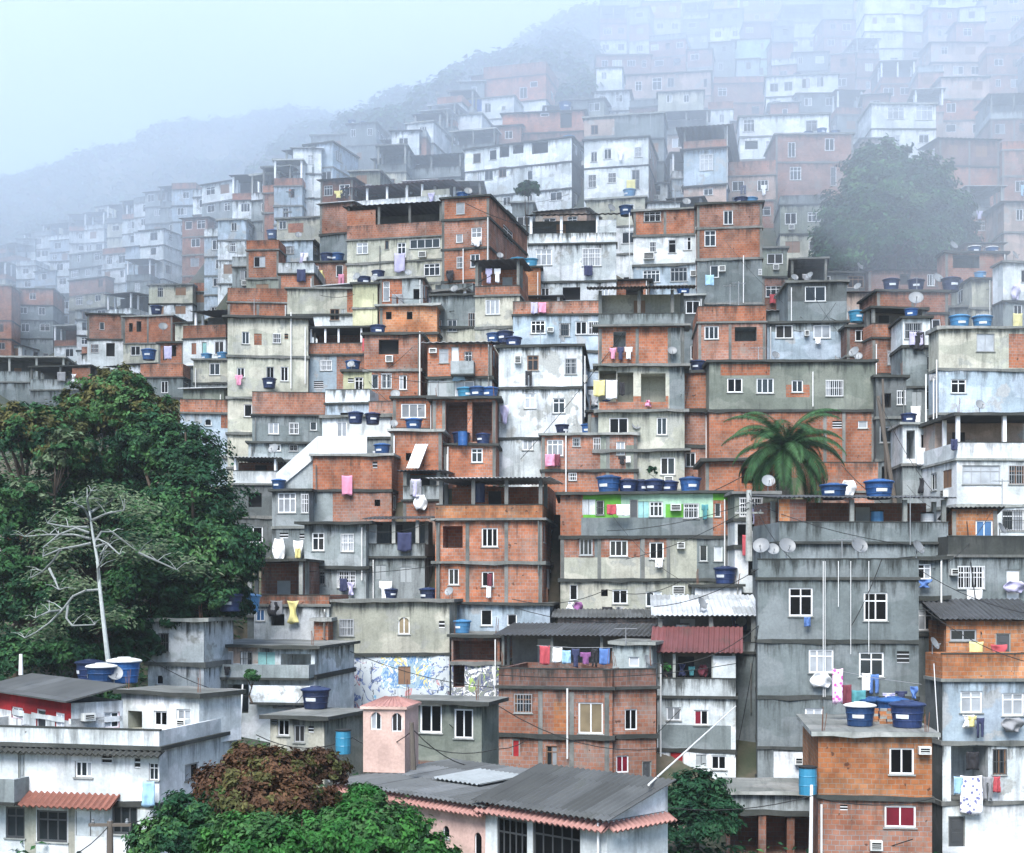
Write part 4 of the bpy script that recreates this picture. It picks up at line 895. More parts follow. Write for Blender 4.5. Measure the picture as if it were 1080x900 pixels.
H('brick_terrace_wing', 'wing', 645, 692, '706 727 776 850', 'P:e b b', 67.9, 14, d=5, auto=False, parent='brick_terrace', pname='side_wing', swin=False, ops='659,748,672,770,w2k;650,797,663,815,w2r;677,803,687,821,Dk', cols=[648, 675, 690], over=.3)
H('gap_a', 'pinkish brick house wedged behind the brown roofed pale house', 768, 818, '170 186 212 240', 'P:b p b', 150, -8, d=7, short='the wedged pinkish house')
H('gap_b', 'narrow grey slot house left of the dark canopy', 540, 562, '214 250 272', 'G W', 150, -6, d=6, short='the grey slot house')
H('gap_c', 'low white room under the white penthouse house', 676, 704, '194 216', 'W', 157, -8, d=5, short='the low white room')
H('gap_d', 'thin mossy plaster house between the brick corner and the grey blue house', 804, 830, '262 292 326', 'N e', 138, -4, d=5, short='the thin mossy house')
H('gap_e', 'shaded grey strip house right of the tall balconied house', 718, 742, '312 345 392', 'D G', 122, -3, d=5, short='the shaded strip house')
H('gap_f', 'stained plaster strip between the white house and the tall balconies', 614, 638, '392 440', 'g', 110, -3, d=5, short='the stained plaster strip')
H('gap_g', 'row of low grey rooms under the misty tree', 852, 918, '288 312', 'D', 134, 0, d=5, short='the low grey rooms')
H('gap_h', 'pale lean-to row with tin roof under the misty tree', 916, 996, '286 312', 'e', 133, 2, d=5, roof='metal:grey', short='the pale lean-to row')

H('gap_i', 'cream plaster side house left of the big cream house', 204, 242, '380 404 430', 'C g', 132, -4, d=6, short='the cream side house')
H('gap_j', 'brick lower house between the palm and the thin white house', 862, 926, '488 520 548', 'P:B b', 90, -2, d=5, short='the brick house behind the tanks')
# ------------------------------------------------------------------ houses that fill the slope between them
SKY = [(-20, 268), (60, 232), (180, 196), (262, 186), (300, 160), (345, 140), (395, 160), (410, 142), (450, 112), (505, 75), (570, 90), (574, 112), (626, 100), (632, -30), (1100, -30)]
def skyline(x):
    for (xa, ya), (xb, yb) in zip(SKY, SKY[1:]):
        if xa <= x <= xb: return ya + (yb - ya) * (x - xa) / (xb - xa)
    return -30
def floor_line(x):                                     # lowest row that still needs houses
    if x < 90: return 400
    if x < 190: return 400 + (x - 90) * .2
    if x < 262: return 500
    if x < 290: return 640
    if x < 330: return 490
    return 470
CELL = 4
cover = set()
def mark(x0, x1, y0, y1):
    for i in range(int(x0 // CELL), int(x1 // CELL) + 1):
        for j in range(int(y0 // CELL), int(y1 // CELL) + 1): cover.add((i, j))
for s in SPECS:
    xs = s.sx if s.sx is not None else s.x1
    mark(min(s.x0, xs), max(s.x1, xs) - 2, s.lines[0], s.lines[-1] - 2)
mark(868, 1018, 165, 305)                              # the big misty tree
mark(774, 893, 432, 500); mark(925, 955, 400, 520)
fr = random.Random(23)
FILLS = []
y = -24
MATF = ['b', 'b', 'B', 'G', 'G', 'w', 'W', 'W', 'L', 'C', 'g', 'p', 'N', 'e']
while y < 668:
    x = -14
    while x < 1090:
        if y > skyline(x) and y < floor_line(x) and (int(x // CELL), int(y // CELL)) not in cover:
            # width of the free run to the right
            run = 0
            while run < 120 and (int((x + run) // CELL), int(y // CELL)) not in cover and x + run < 1092: run += CELL
            D = dmap(x + run / 2, y + 22)
            pxm = F / D
            if run < 6: x += CELL; continue
            want = (fr.uniform(2.8, 5.4) if x < 300 and D > 140 else fr.uniform(4.0, 8.0)) * pxm
            wpx = run if run < want * 1.35 else want
            wpx = max(wpx, 3.0 * pxm)
            ns = fr.choice([1, 2, 2, 2, 3])
            sh = fr.uniform(2.5, 2.9) * pxm * (.82 if x < 300 and D > 150 else 1)
            x0, x1 = x - 1, x + wpx + 1
            y0 = y + fr.uniform(-3, 2)
            D = dmap((x0 + x1) / 2, y0 + ns * sh + 4)
            pxm = F / D
            t = fr.random(); lines = []; codes = []; yy = y0
            roof = fr.choice(['slab', 'slab', 'slab', 'metal:grey', 'metal:zinc', 'metal:dark', 'metal:brown'])
            MT = (['w', 'W', 'L', 'g', 'w', 'C', 'W', 'b', 'L', 'g'] if x < 330 and D > 135 else ['b', 'p', 'b', 'G', 'w', 'p', 'e', 'B'] if x > 860 and y < 330 else MATF)
            base = fr.choice(MT)
            top = 'plain'
            if t < .36: lines.append(yy); yy += 1.9 * pxm; codes.append('T'); lines.append(yy); yy += .9 * pxm; codes.append('P:' + fr.choice(['B', 'b', 'G', 'g', 'W'])); top = 'loggia'
            elif t < .6: lines.append(yy); yy += .95 * pxm; codes.append('P:' + fr.choice(['B', 'B', 'b', 'G', 'g', 'W'])); top = 'parapet'
            for k in range(ns):
                lines.append(yy); yy += sh; codes.append(base if fr.random() < .6 else fr.choice(MT))
            lines.append(yy)
            yaw = -9 + (x - 540) / 540 * 9 + fr.uniform(-9, 9)
            if x < 330: yaw += fr.uniform(-8, 14)
            FILLS.append(dict(x0=x0, x1=x1, lines=lines, codes=' '.join(codes), D=max(D * 1.045 + 2.5, dmap((x0 + x1) / 2, y0 + 6) * 1.01), yaw=yaw, roof=roof, d=fr.uniform(5.5, 8.5), rm=fr.choice(['D', 'interior', 'G', 'e']),
                              postmat=fr.choice(['white_frame', 'concrete', 'light_concrete']), seed=fr.randrange(10 ** 6), top=top, base=base))
            mark(x0, x1 - 3, y0, yy - 3)
            x = x1
        x += CELL
    y += CELL
NAMED = list(SPECS)
CN = {'B': 'brick red', 'b': 'weathered brick', 'e': 'dark brick', 'G': 'grey', 'w': 'clean white', 'W': 'stained white', 'L': 'pale blue', 'C': 'cream', 'g': 'light grey', 'p': 'peach', 'N': 'grey green'}
RN = {'slab': 'flat slab roof', 'metal:grey': 'grey sheet roof', 'metal:zinc': 'pale sheet roof', 'metal:dark': 'dark sheet roof', 'metal:brown': 'brown sheet roof'}
TN = {'plain': None, 'loggia': 'an open loggia', 'parapet': 'a roof parapet'}
used = {s.label for s in SPECS}
def uniq(*cands):
    for c in cands:
        if c not in used and 4 <= len(c.split()) <= 16: used.add(c); return c
    c = cands[-1]; used.add(c); return c
for i, f in enumerate(FILLS):
    if i in SKIP_FILLS: f.pop('top', 0); continue
    cx, cy = (f['x0'] + f['x1']) / 2, (f['lines'][0] + f['lines'][-1]) / 2
    top = f.pop('top'); base = f.pop('base')
    near = sorted(NAMED, key=lambda s: ((s.x0 + s.x1) / 2 - cx) ** 2 + ((s.lines[0] + s.lines[-1]) / 2 - cy) ** 2)[:3]
    fog = 'misty ' if f['D'] > 185 else ''
    what = TN[top] if TN[top] else RN[f['roof']].replace('flat', 'a flat').replace('grey', 'a grey').replace('pale', 'a pale').replace('dark', 'a dark').replace('brown', 'a brown')
    size = 'narrow ' if (f['x1'] - f['x0']) * f['D'] / F < 4.2 else 'wide ' if (f['x1'] - f['x0']) * f['D'] / F > 8 else ''
    cands = []
    for s in near:
        dx, dy = cx - (s.x0 + s.x1) / 2, cy - (s.lines[0] + s.lines[-1]) / 2
        rel = ('just above' if dy < 0 else 'just below') if abs(dy) > abs(dx) else ('to the left of' if dx < 0 else 'to the right of')
        cands.append(f"{size}{CN[base]} house with {what} {rel} {s.short}")
    for s in near:
        dx, dy = cx - (s.x0 + s.x1) / 2, cy - (s.lines[0] + s.lines[-1]) / 2
        rel = ('up' if dy < 0 else 'down') + ('-left of' if dx < 0 else '-right of')
        cands.append(f"{fog}{size}{CN[base]} house with {what} {rel} {s.short}")
    cands = [c if len(c.split()) <= 16 else c.replace(' with ' + what, '') for c in cands]
    cands += [c + ', further off' for c in cands[:3] if len(c.split()) < 15]
    s_ = near[0]; sh = f"the {CN[base]} house " + cands[0].split(' house with ' + what + ' ')[-1] if (' with ' + what) in cands[0] else None
    f['short'] = sh
    H('fill%d' % i, uniq(*cands), group='houses packed up the misty hillside', **f)

# ------------------------------------------------------------------ ground under them
PTS = []
for s in SPECS:
    for q in (.1, .9):
        p = s.world(s.u0 + s.w * q, 0); PTS.append((p.x, p.y, s.z[-1] - 1.2))
PTS += EXTRA_GROUND
BINS = {}
for p in PTS: BINS.setdefault((int(p[0] // 30), int(p[1] // 30)), []).append(p)
def idw(x, y):
    num = den = 0.0
    bx, by = int(x // 30), int(y // 30); got = []
    for r in (1, 3, 7, 20):
        got = [p for i in range(bx - r, bx + r + 1) for j in range(by - r, by + r + 1) for p in BINS.get((i, j), ())]
        if len(got) >= 6: break
    for px, py, pz in got:
        w = 1.0 / (((px - x) ** 2 + (py - y) ** 2) ** 1.6 + 4.0); num += w * pz; den += w
    return num / den if den else 0.0
gx = [-330 + 4.0 * i for i in range(166)]; gy = [12 + 3.0 * j for j in range(140)]
GZ = {}
CAPS = {}
for s in SPECS:
    a, b = (min(s.x0, s.sx or s.x0), max(s.x1, s.sx or s.x1))
    for ci in range(int((a - 8) // 10), int((b + 8) // 10) + 1): CAPS.setdefault(ci, []).append((s.P0.y, s.lines[-1]))
for i, X in enumerate(gx):
    for j, Y in enumerate(gy):
        z = idw(X, Y) + noise.noise((X * .06, Y * .06, 0)) * .8
        px = CX + X / Y * F
        for dpt, yb in CAPS.get(int(px // 10), ()):
            if Y < dpt + 1: z = min(z, CZ + (HY - yb - 3) / F * Y)
        GZ[i, j] = z
def ground(x, y):
    i = max(0, min(len(gx) - 2, int((x - gx[0]) / 4.0))); j = max(0, min(len(gy) - 2, int((y - gy[0]) / 3.0)))
    a = max(0, min(1, (x - gx[i]) / 4.0)); b = max(0, min(1, (y - gy[j]) / 3.0))
    return (GZ[i, j] * (1 - a) + GZ[i + 1, j] * a) * (1 - b) + (GZ[i, j + 1] * (1 - a) + GZ[i + 1, j + 1] * a) * b
m, n, b_ = nt('soil')
tc = N(n, 'ShaderNodeTexCoord')
c_ = ramp(n, noise_t(n, tc.outputs['Object'], .35, 8, .7), [(.35, (.018, .03, .016)), (.5, (.045, .05, .03)), (.62, (.09, .075, .055)), (.75, (.03, .055, .025))])
n.links.new(c_, b_.inputs['Base Color']); b_.inputs['Roughness'].default_value = .95
g = MB(); g.mats = ['soil']
idx = {}
for i in range(len(gx)):
    for j in range(len(gy)):
        idx[i, j] = len(g.v); g.v.append((gx[i], gy[j], GZ[i, j]))
for i in range(len(gx) - 1):
    for j in range(len(gy) - 1):
        q = (idx[i, j], idx[i + 1, j], idx[i + 1, j + 1], idx[i, j + 1]); g.f.append(q); g.m.append(0); g.uv.extend([(g.v[k][0], g.v[k][1]) for k in q])
# a skirt carries the ground out behind the camera and to both sides
go = g.build('hillside_ground', smooth=True); tag(go, kind='structure')
sk = MB(); x0, x1, y0 = gx[0], gx[-1], gy[0]
zf_ = min(GZ[i, 0] for i in range(len(gx))) - .3
sk.poly([(-900, -300, zf_), (900, -300, zf_), (900, 18, zf_), (-900, 18, zf_)], 'soil')
so = sk.build('ground'); tag(so, kind='structure')

for g_ in GAPS: pass
for s in SPECS:
    s.zg = min(ground(*(s.world(u, v).xy)) for u in (s.u0, s.u1) for v in (0, s.d))
    build_house(s)
# ------------------------------------------------------------------ chapel tiles, awnings
def eave_tiles(h, mat, out=.55, drop=.3, name='eave_tiles', zoff=-.02, u0=None, u1=None, z=None, side=False):
    b = MB(); w2 = h.w / 2; zt = (h.z[0] if z is None else z) - h.root.matrix_world.translation.z + zoff
    a0 = -w2 - .2 if u0 is None else u0; a1 = w2 + .2 if u1 is None else u1
    b.wave_sheet((a0, -out, zt - drop), (a1, -out, zt - drop), (a0, .0, zt), (a1, .0, zt), mat, pitch=.24, amp=.05, thick=.05)
    if side: b.wave_sheet((w2 + out, -.1, zt - drop), (w2 + out, h.d, zt - drop), (w2, -.1, zt), (w2, h.d, zt), mat, pitch=.24, amp=.05, thick=.05)
    return b.build(name, h.root)
bpy.context.view_layer.update()
h = HOUSES['chapel']; eave_tiles(h, 'tile_pink', out=.42, drop=.22)
b = MB(); w2 = h.w / 2; zr = h.z[0] - h.root.location.z
fz = lambda v: zr + .1 + .3 * (v + .35) / (h.d + .35) + .12
b.wave_sheet((-1.0, 2.0, fz(2.0)), (1.6, 2.0, fz(2.0)), (-1.0, 4.4, fz(4.4)), (1.6, 4.4, fz(4.4)), 'skylight', pitch=.25, amp=.035)
b.build('skylight', h.root)
h = HOUSES['hall']; eave_tiles(h, 'tile_pink', out=.4, drop=.22, side=True)
b = MB(); w2 = h.w / 2; zr = h.z[0] - h.root.location.z; zb2 = zr + 1.05
tri = [(w2, .02, zr + .02), (w2, h.d, zr + .02), (w2, h.d, zb2 - .1), (w2, .02, zr + .1)]
b.poly(tri, 'w'); tri2 = [(p[0] - .15, p[1], p[2]) for p in tri]; b.poly(tri2[::-1], 'w')
for i in range(4): b.poly([tri[i], tri[(i + 1) % 4], tri2[(i + 1) % 4], tri2[i]], 'w')
b.build('gable_wall', h.root)
b = MB(); b.box(-w2, w2, h.d - .15, h.d, zr, zb2 - .12, 'w'); b.build('back_gable', h.root)
h = HOUSES['chapel_tower']; b = MB(); w2 = h.w / 2; zt = h.z[0] - h.z[-1]; e = .09
b.box(-w2 - .1, w2 + .1, -.1, h.d + .1, zt, zt + .1, 'K')
q = [(-w2 - e, -e), (w2 + e, -e), (w2 + e, h.d + e), (-w2 - e, h.d + e)]; top = (0, h.d / 2, zt + .42)
cc = [(-w2 * .3, h.d * .5, zt + .4), (w2 * .3, h.d * .5, zt + .4)]
b.wave_sheet((q[0][0], q[0][1], zt + .1), (q[1][0], q[1][1], zt + .1), cc[0], cc[1], 'tile_pink', pitch=.2, amp=.03, thick=.04)
b.wave_sheet((q[1][0], q[1][1], zt + .1), (q[2][0], q[2][1], zt + .1), cc[1], cc[1], 'tile_pink', pitch=.2, amp=.03, thick=.04)
b.wave_sheet((q[2][0], q[2][1], zt + .1), (q[3][0], q[3][1], zt + .1), cc[1], cc[0], 'tile_pink', pitch=.2, amp=.03, thick=.04)
b.wave_sheet((q[3][0], q[3][1], zt + .1), (q[0][0], q[0][1], zt + .1), cc[0], cc[0], 'tile_pink', pitch=.2, amp=.03, thick=.04)
o = b.build('tower_roof', HOUSES['chapel'].root)
o.parent = h.root
h = HOUSES['white_compound']
eave_tiles(h, 'mould', out=.4, drop=.16, name='tile_ledge', z=h.z[1] + .02)
eave_tiles(h, 'tile_red', out=.75, drop=.4, name='tile_awning', u0=h.uu(30), u1=h.uu(127), z=h.z[2] + .28)
h = HOUSES['stairs_white']                                     # white balustrade and the outside stair
b = MB(); a0, a1 = h.uu(334), h.uu(386); zz0 = h.z[0] - h.root.location.z
b.box(a0, a1, .3, .45, zz0 + .1, zz0 + 1.35, 'w')
b.build('balustrade', h.root)
b = MB(); s0, s1 = h.uu(290), h.uu(334)
nst = 12
for i in range(nst):
    xa, xb = s0 + (s1 - s0) * i / nst, s0 + (s1 - s0) * (i + 1) / nst
    zt = zz0 - 2.2 + 2.2 * (i + 1) / nst
    b.box(xa, xb, .4, 1.5, zz0 - 2.25, zt, 'g')
b.build('stairs', h.root)
b = MB()
for v in (.25, 1.5):
    p = [(s0, v, zz0 - 2.25), (s1, v, zz0 + .05), (s1, v, zz0 + 1.35), (s0, v, zz0 - 1.1)]; q = [(x, y + .12, z) for x, y, z in p]
    b.poly(p, 'w'); b.poly(q[::-1], 'w')
    for i in range(4): b.poly([p[i], p[(i + 1) % 4], q[(i + 1) % 4], q[i]], 'w')
b.build('stair_wall', h.root)

# ------------------------------------------------------------------ water tanks
def tank_parts(body, lid):
    r = empty('water_tank', (0, 0, 0))
    b = MB(); b.lathe([(0, 0), (.56, 0), (.60, .04), (.62, .30), (.645, .31), (.65, .33), (.63, .35), (.67, .62), (.695, .63), (.70, .66), (.68, .68), (.71, .92), (.77, .93), (.78, .98), (.76, .99)], body, 20); b.build('tank_body', r, smooth=False)
    b = MB(); b.lathe([(.79, .96), (.80, 1.01), (.72, 1.06), (.45, 1.12), (.30, 1.13), (.29, 1.17), (.0, 1.18)], lid, 20); b.build('lid', r)
    b = MB()
    for i in range(5):
        t0, t1 = -math.pi / 2 - .42 + .168 * i, -math.pi / 2 - .42 + .168 * (i + 1)
        z0, z1 = .42, .60
        rr = lambda z: .665 + (z - .35) * .12
        b.poly([(rr(z0) * math.cos(t0), rr(z0) * math.sin(t0), z0), (rr(z0) * math.cos(t1), rr(z0) * math.sin(t1), z0), (rr(z1) * math.cos(t1), rr(z1) * math.sin(t1), z1), (rr(z1) * math.cos(t0), rr(z1) * math.sin(t0), z1)], 'sticker')
    b.build('sticker', r)
    return r
TANK = {'b': ['tank_blue', 'tank_blue'], 'n': ['tank_navy', 'tank_navy'], 'p': ['tank_pale', 'tank_pale'], 't': ['tank_teal', 'tank_teal'], 'w': ['tank_blue', 'pvc']}
TNAME = {'b': 'bright blue', 'n': 'navy blue', 'p': 'pale blue', 't': 'teal blue', 'w': 'white lidded blue'}
PROTO = {}
def dup(root):
    r = root.copy(); COL.objects.link(r)
    for ch in root.children:
        c = ch.copy(); COL.objects.link(c); c.parent = r
        for g in ch.children:
            d = g.copy(); COL.objects.link(d); d.parent = c
    return r
def put(kind, key, make):
    if key not in PROTO: PROTO[key] = make(); return PROTO[key]
    return dup(PROTO[key])
ORD = {2: ['left', 'right'], 3: ['leftmost', 'middle', 'rightmost'], 4: ['first', 'second', 'third', 'fourth'], 5: ['first', 'second', 'third', 'fourth', 'fifth'], 6: ['first', 'second', 'third', 'fourth', 'fifth', 'sixth']}
ACC = {}      # (what, house) -> list, so that labels can tell them apart afterwards
def tank(key, x, v=1.5, c='b', s=1.0, z=None, tall=1.0):
    h = HOUSES[key]; o = put('t', 'tank' + c, lambda: tank_parts(*TANK[c]))
    o.location = h.spot(x, v, None if z is None else h.zz(z, h.uu(x, v), v)); s *= .74; o.scale = (s, s, s * tall); o.rotation_euler = (0, 0, R(h.yaw) + rnd.uniform(-.7, .7))
    ACC.setdefault(('water tank', TNAME[c], key, 'on the roof of' if z is None else 'beside', 'blue tanks on the roofs'), []).append((x, o))
for a in [('tank_brick', 907, 2.2, 'w', 1.12), ('tank_brick', 957, 1.8, 'n', 1.25), ('tank_brick', 942, 4.2, 'b', 1.2), ('tank_brick', 921, 5.2, 'b', 1.1),
          ('cream_low', 333, 3.0, 'n', 1.15), ('compound_red', 95, 4.5, 'n', 1.1), ('compound_red', 107, 3.6, 'w', 1.1), ('compound_white', 131, 2.6, 'w', 1.25),
          ('terrace_dark', 879, 3, 'b', 1.35, None, .8), ('terrace_dark', 927, 2.4, 'b', 1.45, None, .9), ('white_tiny', 765, 2, 'n', 1.2),
          ('green_house', 642, 2.5, 'b', 1.35), ('green_house', 662, 2.6, 'n', 1.1), ('green_house', 676, 3.2, 'n', 1.1), ('green_house', 690, 2.7, 'n', 1.1), ('green_house', 706, 3.0, 'n', 1.0), ('green_house', 728, 2.2, 'b', 1.2),
          ('gable_grey', 593, 2.0, 'n', 1.0), ('gable_grey', 606, 2.3, 'n', 1.0), ('gable_grey', 620, 2.0, 'b', 1.0), ('two_white_right', 412, .0, 'n', .8, 632), ('blue_storey', 452, 1.0, 'n', 1.0),
          ('brick_void', 491, 2, 't', 1.1), ('brick_void', 504, 1.6, 'b', 1.1), ('brick_void', 517, 1.6, 'b', 1.05), ('brick_balcony', 533, 1, 'n', 1.1), ('brick_balcony', 521, 1.2, 'b', 1.0),
          ('yellow_wing', 329, .8, 'n', 1.0, 323), ('yellow_wing', 345, .8, 'n', 1.0, 323), ('yellow_wing', 358, .8, 'n', 1.0, 323), ('white_brick_row', 588, 1.5, 'b', 1.1), ('white_brick_row', 603, 1.6, 'p', 1.1),
          ('brick_stub', 546, 1.2, 't', 1.2), ('brick_stub', 560, 1.6, 't', 1.2), ('brick_right_a', 782, 2, 'n', 1.1), ('brick_right_a', 792, 2.2, 'p', 1.1), ('grey_blue', 903, 1, 't', 1.1, 340), ('pink_roof_right', 940, .6, 'n', 1.2), ('pink_roof_right', 966, .8, 'n', 1.2), ('pink_roof_right', 1003, .6, 'n', 1.35),
          ('beige_right', 1012, 1.5, 'p', 1.25), ('beige_right', 1036, 1.6, 'p', 1.25), ('brick_parapet', 0, 0, 'b', 1)][:-1]:
    tank(*a)
for a in [('brick_right_mid', 790, 2, 'n', 1.1), ('brick_right_mid', 800, 1.6, 'n', 1.1), ('stairs_white', 403, 2, 'b', 1.0), ('old_concrete', 243, 1, 'n', 1.1, 645), ('slab_balcony', 262, 4, 'p', 1.2, 646), ('white_three', 600, 3, 'p', 1.3),
          ('brick_gable', 596, .4, 'b', 1.4), ('terrace_brick_dark', 399, 0, 'n', 1.1, 296), ('brick_terr_b', 345, 1, 'n', 1.2), ('brick_terr_b', 356, 1.2, 'b', 1.2), ('yellow_patch', 288, 1, 'b', 1.3, 253), ('yellow_patch', 300, 1.2, 'n', 1.3, 253),
          ('brick_door', 736, 1, 'n', 1.0), ('brick_white_a', 660, 2, 'b', 1.1), ('white_two_a', 664, -1, 'p', 1.3, 210), ('grey_brown_roof', 778, 3, 'b', 1.1, 217), ('brick_pair_b', 165, 1, 'n', 1.3, 332), ('cream_big', 284, -.9, 'n', 1.0, 410),
          ('brick_long_left', 355, 0, 'n', 1.1, 446), ('brick_frame_left', 375, 0, 'n', 1.0, 447), ('brick_frame_left', 393, .2, 'n', 1.0, 448), ('parapet_left', 157, -2, 'b', 1.3, 380)]:
    tank(*a)

# ------------------------------------------------------------------ satellite dishes
def dish_parts():
    r = empty('satellite_dish', (0, 0, 0))
    b = MB(); pr = [(.02 + .38 * k / 5, .09 * (k / 5) ** 2) for k in range(6)]
    b.lathe([(0, 0)] + pr + [(.40, .10), (.39, .075)] + [(x, z - .02) for x, z in pr[::-1]], 'dish_grey', 18)
    for i, p in enumerate(b.v):                              # tip the bowl up and towards -Y
        v = Vector((p[0], p[1], p[2])); t = R(62); b.v[i] = (v.x, v.y * math.cos(t) - v.z * math.sin(t), v.y * math.sin(t) + v.z * math.cos(t) + .62)
    b.build('reflector', r, smooth=False)
    b = MB(); b.tube([(0, .06, .36), (0, -.32, .50), (0, -.38, .60)], .018, 'steel', 5); b.box(-.04, .04, -.42, -.34, .58, .66, 'dish_grey'); b.build('feed_arm', r)
    b = MB(); b.tube([(0, .10, 0), (0, .10, .62)], .03, 'steel', 6); b.build('mast', r)
    return r
def dish(key, x, v=.6, s=1.0, rz=None, z=None):
    h = HOUSES[key]; o = put('d', 'dish', dish_parts)
    o.location = h.spot(x, v, None if z is None else h.zz(z, h.uu(x, v), v)); s *= .62; o.scale = (s,) * 3; o.rotation_euler = (0, 0, R(rnd.uniform(-50, 60) if rz is None else rz))
    ACC.setdefault(('satellite dish', 'pale grey', key, 'on', 'satellite dishes on roofs and walls'), []).append((x, o))
for a in [('grey_tower', 803, .07, 1.6, -20, 590), ('grey_tower', 830, .07, 1.6, 10, 590), ('grey_tower', 906, .07, 1.6, 15, 590), ('grey_tower', 968, .07, 1.4, 40, 590), ('grey_tower', 815, .07, 1.2, 5, 590), ('brick_side', 758, .3, 1.3, 20, 517), ('brick_side', 771, .3, 1.3, 40, 522),
          ('terrace_room_white', 683, -.3, 1.1, 50, 706), ('brick_blue_window', 1056, .5, 1.4, 50, 568), ('compound_white', 105, 1.5, 1.3, 10), ('compound_white', 121, 1.2, 1.3, 30), ('open', 0)][:-1]:
    dish(*a)
for a in [('brick_open_right', 966, 1, 2.2, -10), ('pink_roof_right', 989, 1, 1.8, 20, 303), ('box_white', 987, .3, 1.7, 20, 365), ('box_white', 988, .3, 1.4, 35, 378), ('grey_blue', 884, 0, 1.2, 10, 384), ('brick_frame_left', 417, .3, 1.4, 0, 424), ('terrace_mid', 399, -.1, 1.3, 10, 372), ('brick_white_a', 724, .2, 1.5, 5),
          ('central', 709, -.3, 1.3, 0, 378), ('orange_door', 417, .3, 1.3, 20, 315), ('orange_door', 395, .3, 1.3, -10, 300), ('grey_blue_top', 838, 1, 1.2), ('brick_white_left', 95, 0, 2.0, 0, 325), ('parapet_left', 172, 0, 1.8, 15, 352), ('brick_washing', 506, .4, 1.3, 30, 345),
          ('mural_house', 474, .4, 1.1, -30), ('wide_green_grey', 818, 1.0, 1.2, 20), ('wide_green_grey', 905, 1.5, 1.2, -10), ('gable_grey', 671, .3, 1.3, 10), ('white_compound', 27, .2, 1.0, 20), ('white_right', 985, 1.0, 1.2, 50, 690), ('brick_shack', 1060, .5, 1.1, 20, 690)]:
    dish(*a)
# ------------------------------------------------------------------ trees
tr = random.Random(5)
def leaf(mb, c, nrm, size, mi, asp=.5):
    nrm = nrm.normalized()
    a = nrm.cross(Vector((tr.uniform(-1, 1), tr.uniform(-1, 1), tr.uniform(-1, 1)))).normalized(); b = nrm.cross(a)
    i = len(mb.v); s = size * tr.uniform(.6, 1.25); w = s * asp
    dr = nrm * (-.18 * s)
    mb.v.extend([tuple(c - a * s + dr), tuple(c - b * w), tuple(c + a * s + dr), tuple(c + b * w)])
    mb.f.append((i, i + 1, i + 2, i + 3)); mb.m.append(mi); mb.uv.extend([(0, 0), (1, 0), (1, 1), (0, 1)])
def rdir(up=-.35):
    while True:
        v = Vector((tr.gauss(0, 1), tr.gauss(0, 1), tr.gauss(0, 1)))
        if v.length > .1:
            v.normalize()
            if v.z > up: return v
def crown(mb, blobs, mats, clumps, per, size, spread=.2, up=-.45):
    ids = [mb.mi(k) for k in mats]
    for (c, r) in blobs:
        c = Vector(c)
        for k in range(clumps):
            d = rdir(up); q = tr.uniform(.62, 1.08) if tr.random() > .18 else tr.uniform(.25, .6)
            q *= 1 + .22 * noise.noise(d * 2.3 + c)
            cc = c + Vector((d.x * r[0], d.y * r[1], d.z * r[2])) * q
            mi = ids[tr.randrange(len(ids))]
            cr = spread * (r[0] + r[1] + r[2]) / 3 * tr.uniform(.6, 1.4)
            for _ in range(int(per * tr.uniform(.6, 1.3))):
                o = Vector((tr.gauss(0, .5), tr.gauss(0, .5), tr.gauss(0, .32))) * cr
                leaf(mb, cc + o, d * .8 + o * (.5 / max(.05, cr)) + Vector((tr.gauss(0, .35), tr.gauss(0, .35), .45 + tr.gauss(0, .3))), size, mi)
def limbs(mb, base, blobs, r0, bark):
    base = Vector(base)
    cen = Vector((0, 0, 0))
    for c, r in blobs: cen += Vector(c)
    cen /= len(blobs)
    fork = base.lerp(cen, .55)
    mid = base.lerp(fork, .5) + Vector((tr.uniform(-.3, .3), tr.uniform(-.3, .3), 0))
    mb.tube([base, mid, fork], r0, bark, 8, taper=r0 * .6)
    for c, r in blobs:
        c = Vector(c)
        for k in range(3):
            d = rdir(-.1); e = c + Vector((d.x * r[0], d.y * r[1], d.z * r[2])) * .8
            m_ = fork.lerp(e, .5) + Vector((tr.uniform(-.4, .4), tr.uniform(-.4, .4), tr.uniform(-.2, .5)))
            mb.tube([fork, m_, e], r0 * .5, bark, 5, taper=r0 * .12)
def pxblob(x, y, D, rx, ry, dy=None):
    c = at(x, y, D); return (tuple(c), (rx / F * D, (dy or (rx + ry) / 2) / F * D, ry / F * D))
def tree(name, label, blobs, mats, clumps, per, size, base=None, r0=.3, group=None, bark='bark', cat='tree', spread=.2, up=-.45):
    bl = [pxblob(*q) for q in blobs]
    if base is None:
        cx = sum(q[0][0] for q in bl) / len(bl); cy = sum(q[0][1] for q in bl) / len(bl); base = (cx, cy, ground(cx, cy) - .3)
    root = empty(name, base); tag(root, label, cat, group)
    off = [((c[0] - base[0], c[1] - base[1], c[2] - base[2]), r) for c, r in bl]
    b = MB(); limbs(b, (0, 0, 0), off, r0, bark); b.build('trunk', root, smooth=True)
    b = MB(); crown(b, off, mats, clumps, per, size, spread, up); b.build('crown', root)
    return root
G1 = 'trees massed on the left of the slope'
tree('broadleaf_tree', 'tallest tree of the left wood with a rusty olive rounded crown', [(112, 428, 79, 42, 34), (150, 440, 78, 38, 30), (82, 445, 78, 34, 30), (128, 408, 80, 32, 20)], ['leaf_olive', 'leaf_mid', 'leaf_mid', 'leaf_olive'], 110, 62, .15, group=G1)
tree('broadleaf_tree', 'olive green tree at the left edge beside the rusty crowned one', [(40, 462, 75, 48, 36), (5, 455, 76, 40, 30), (70, 480, 74, 34, 34)], ['leaf_olive', 'leaf_mid', 'leaf_deep'], 110, 62, .15, group=G1)
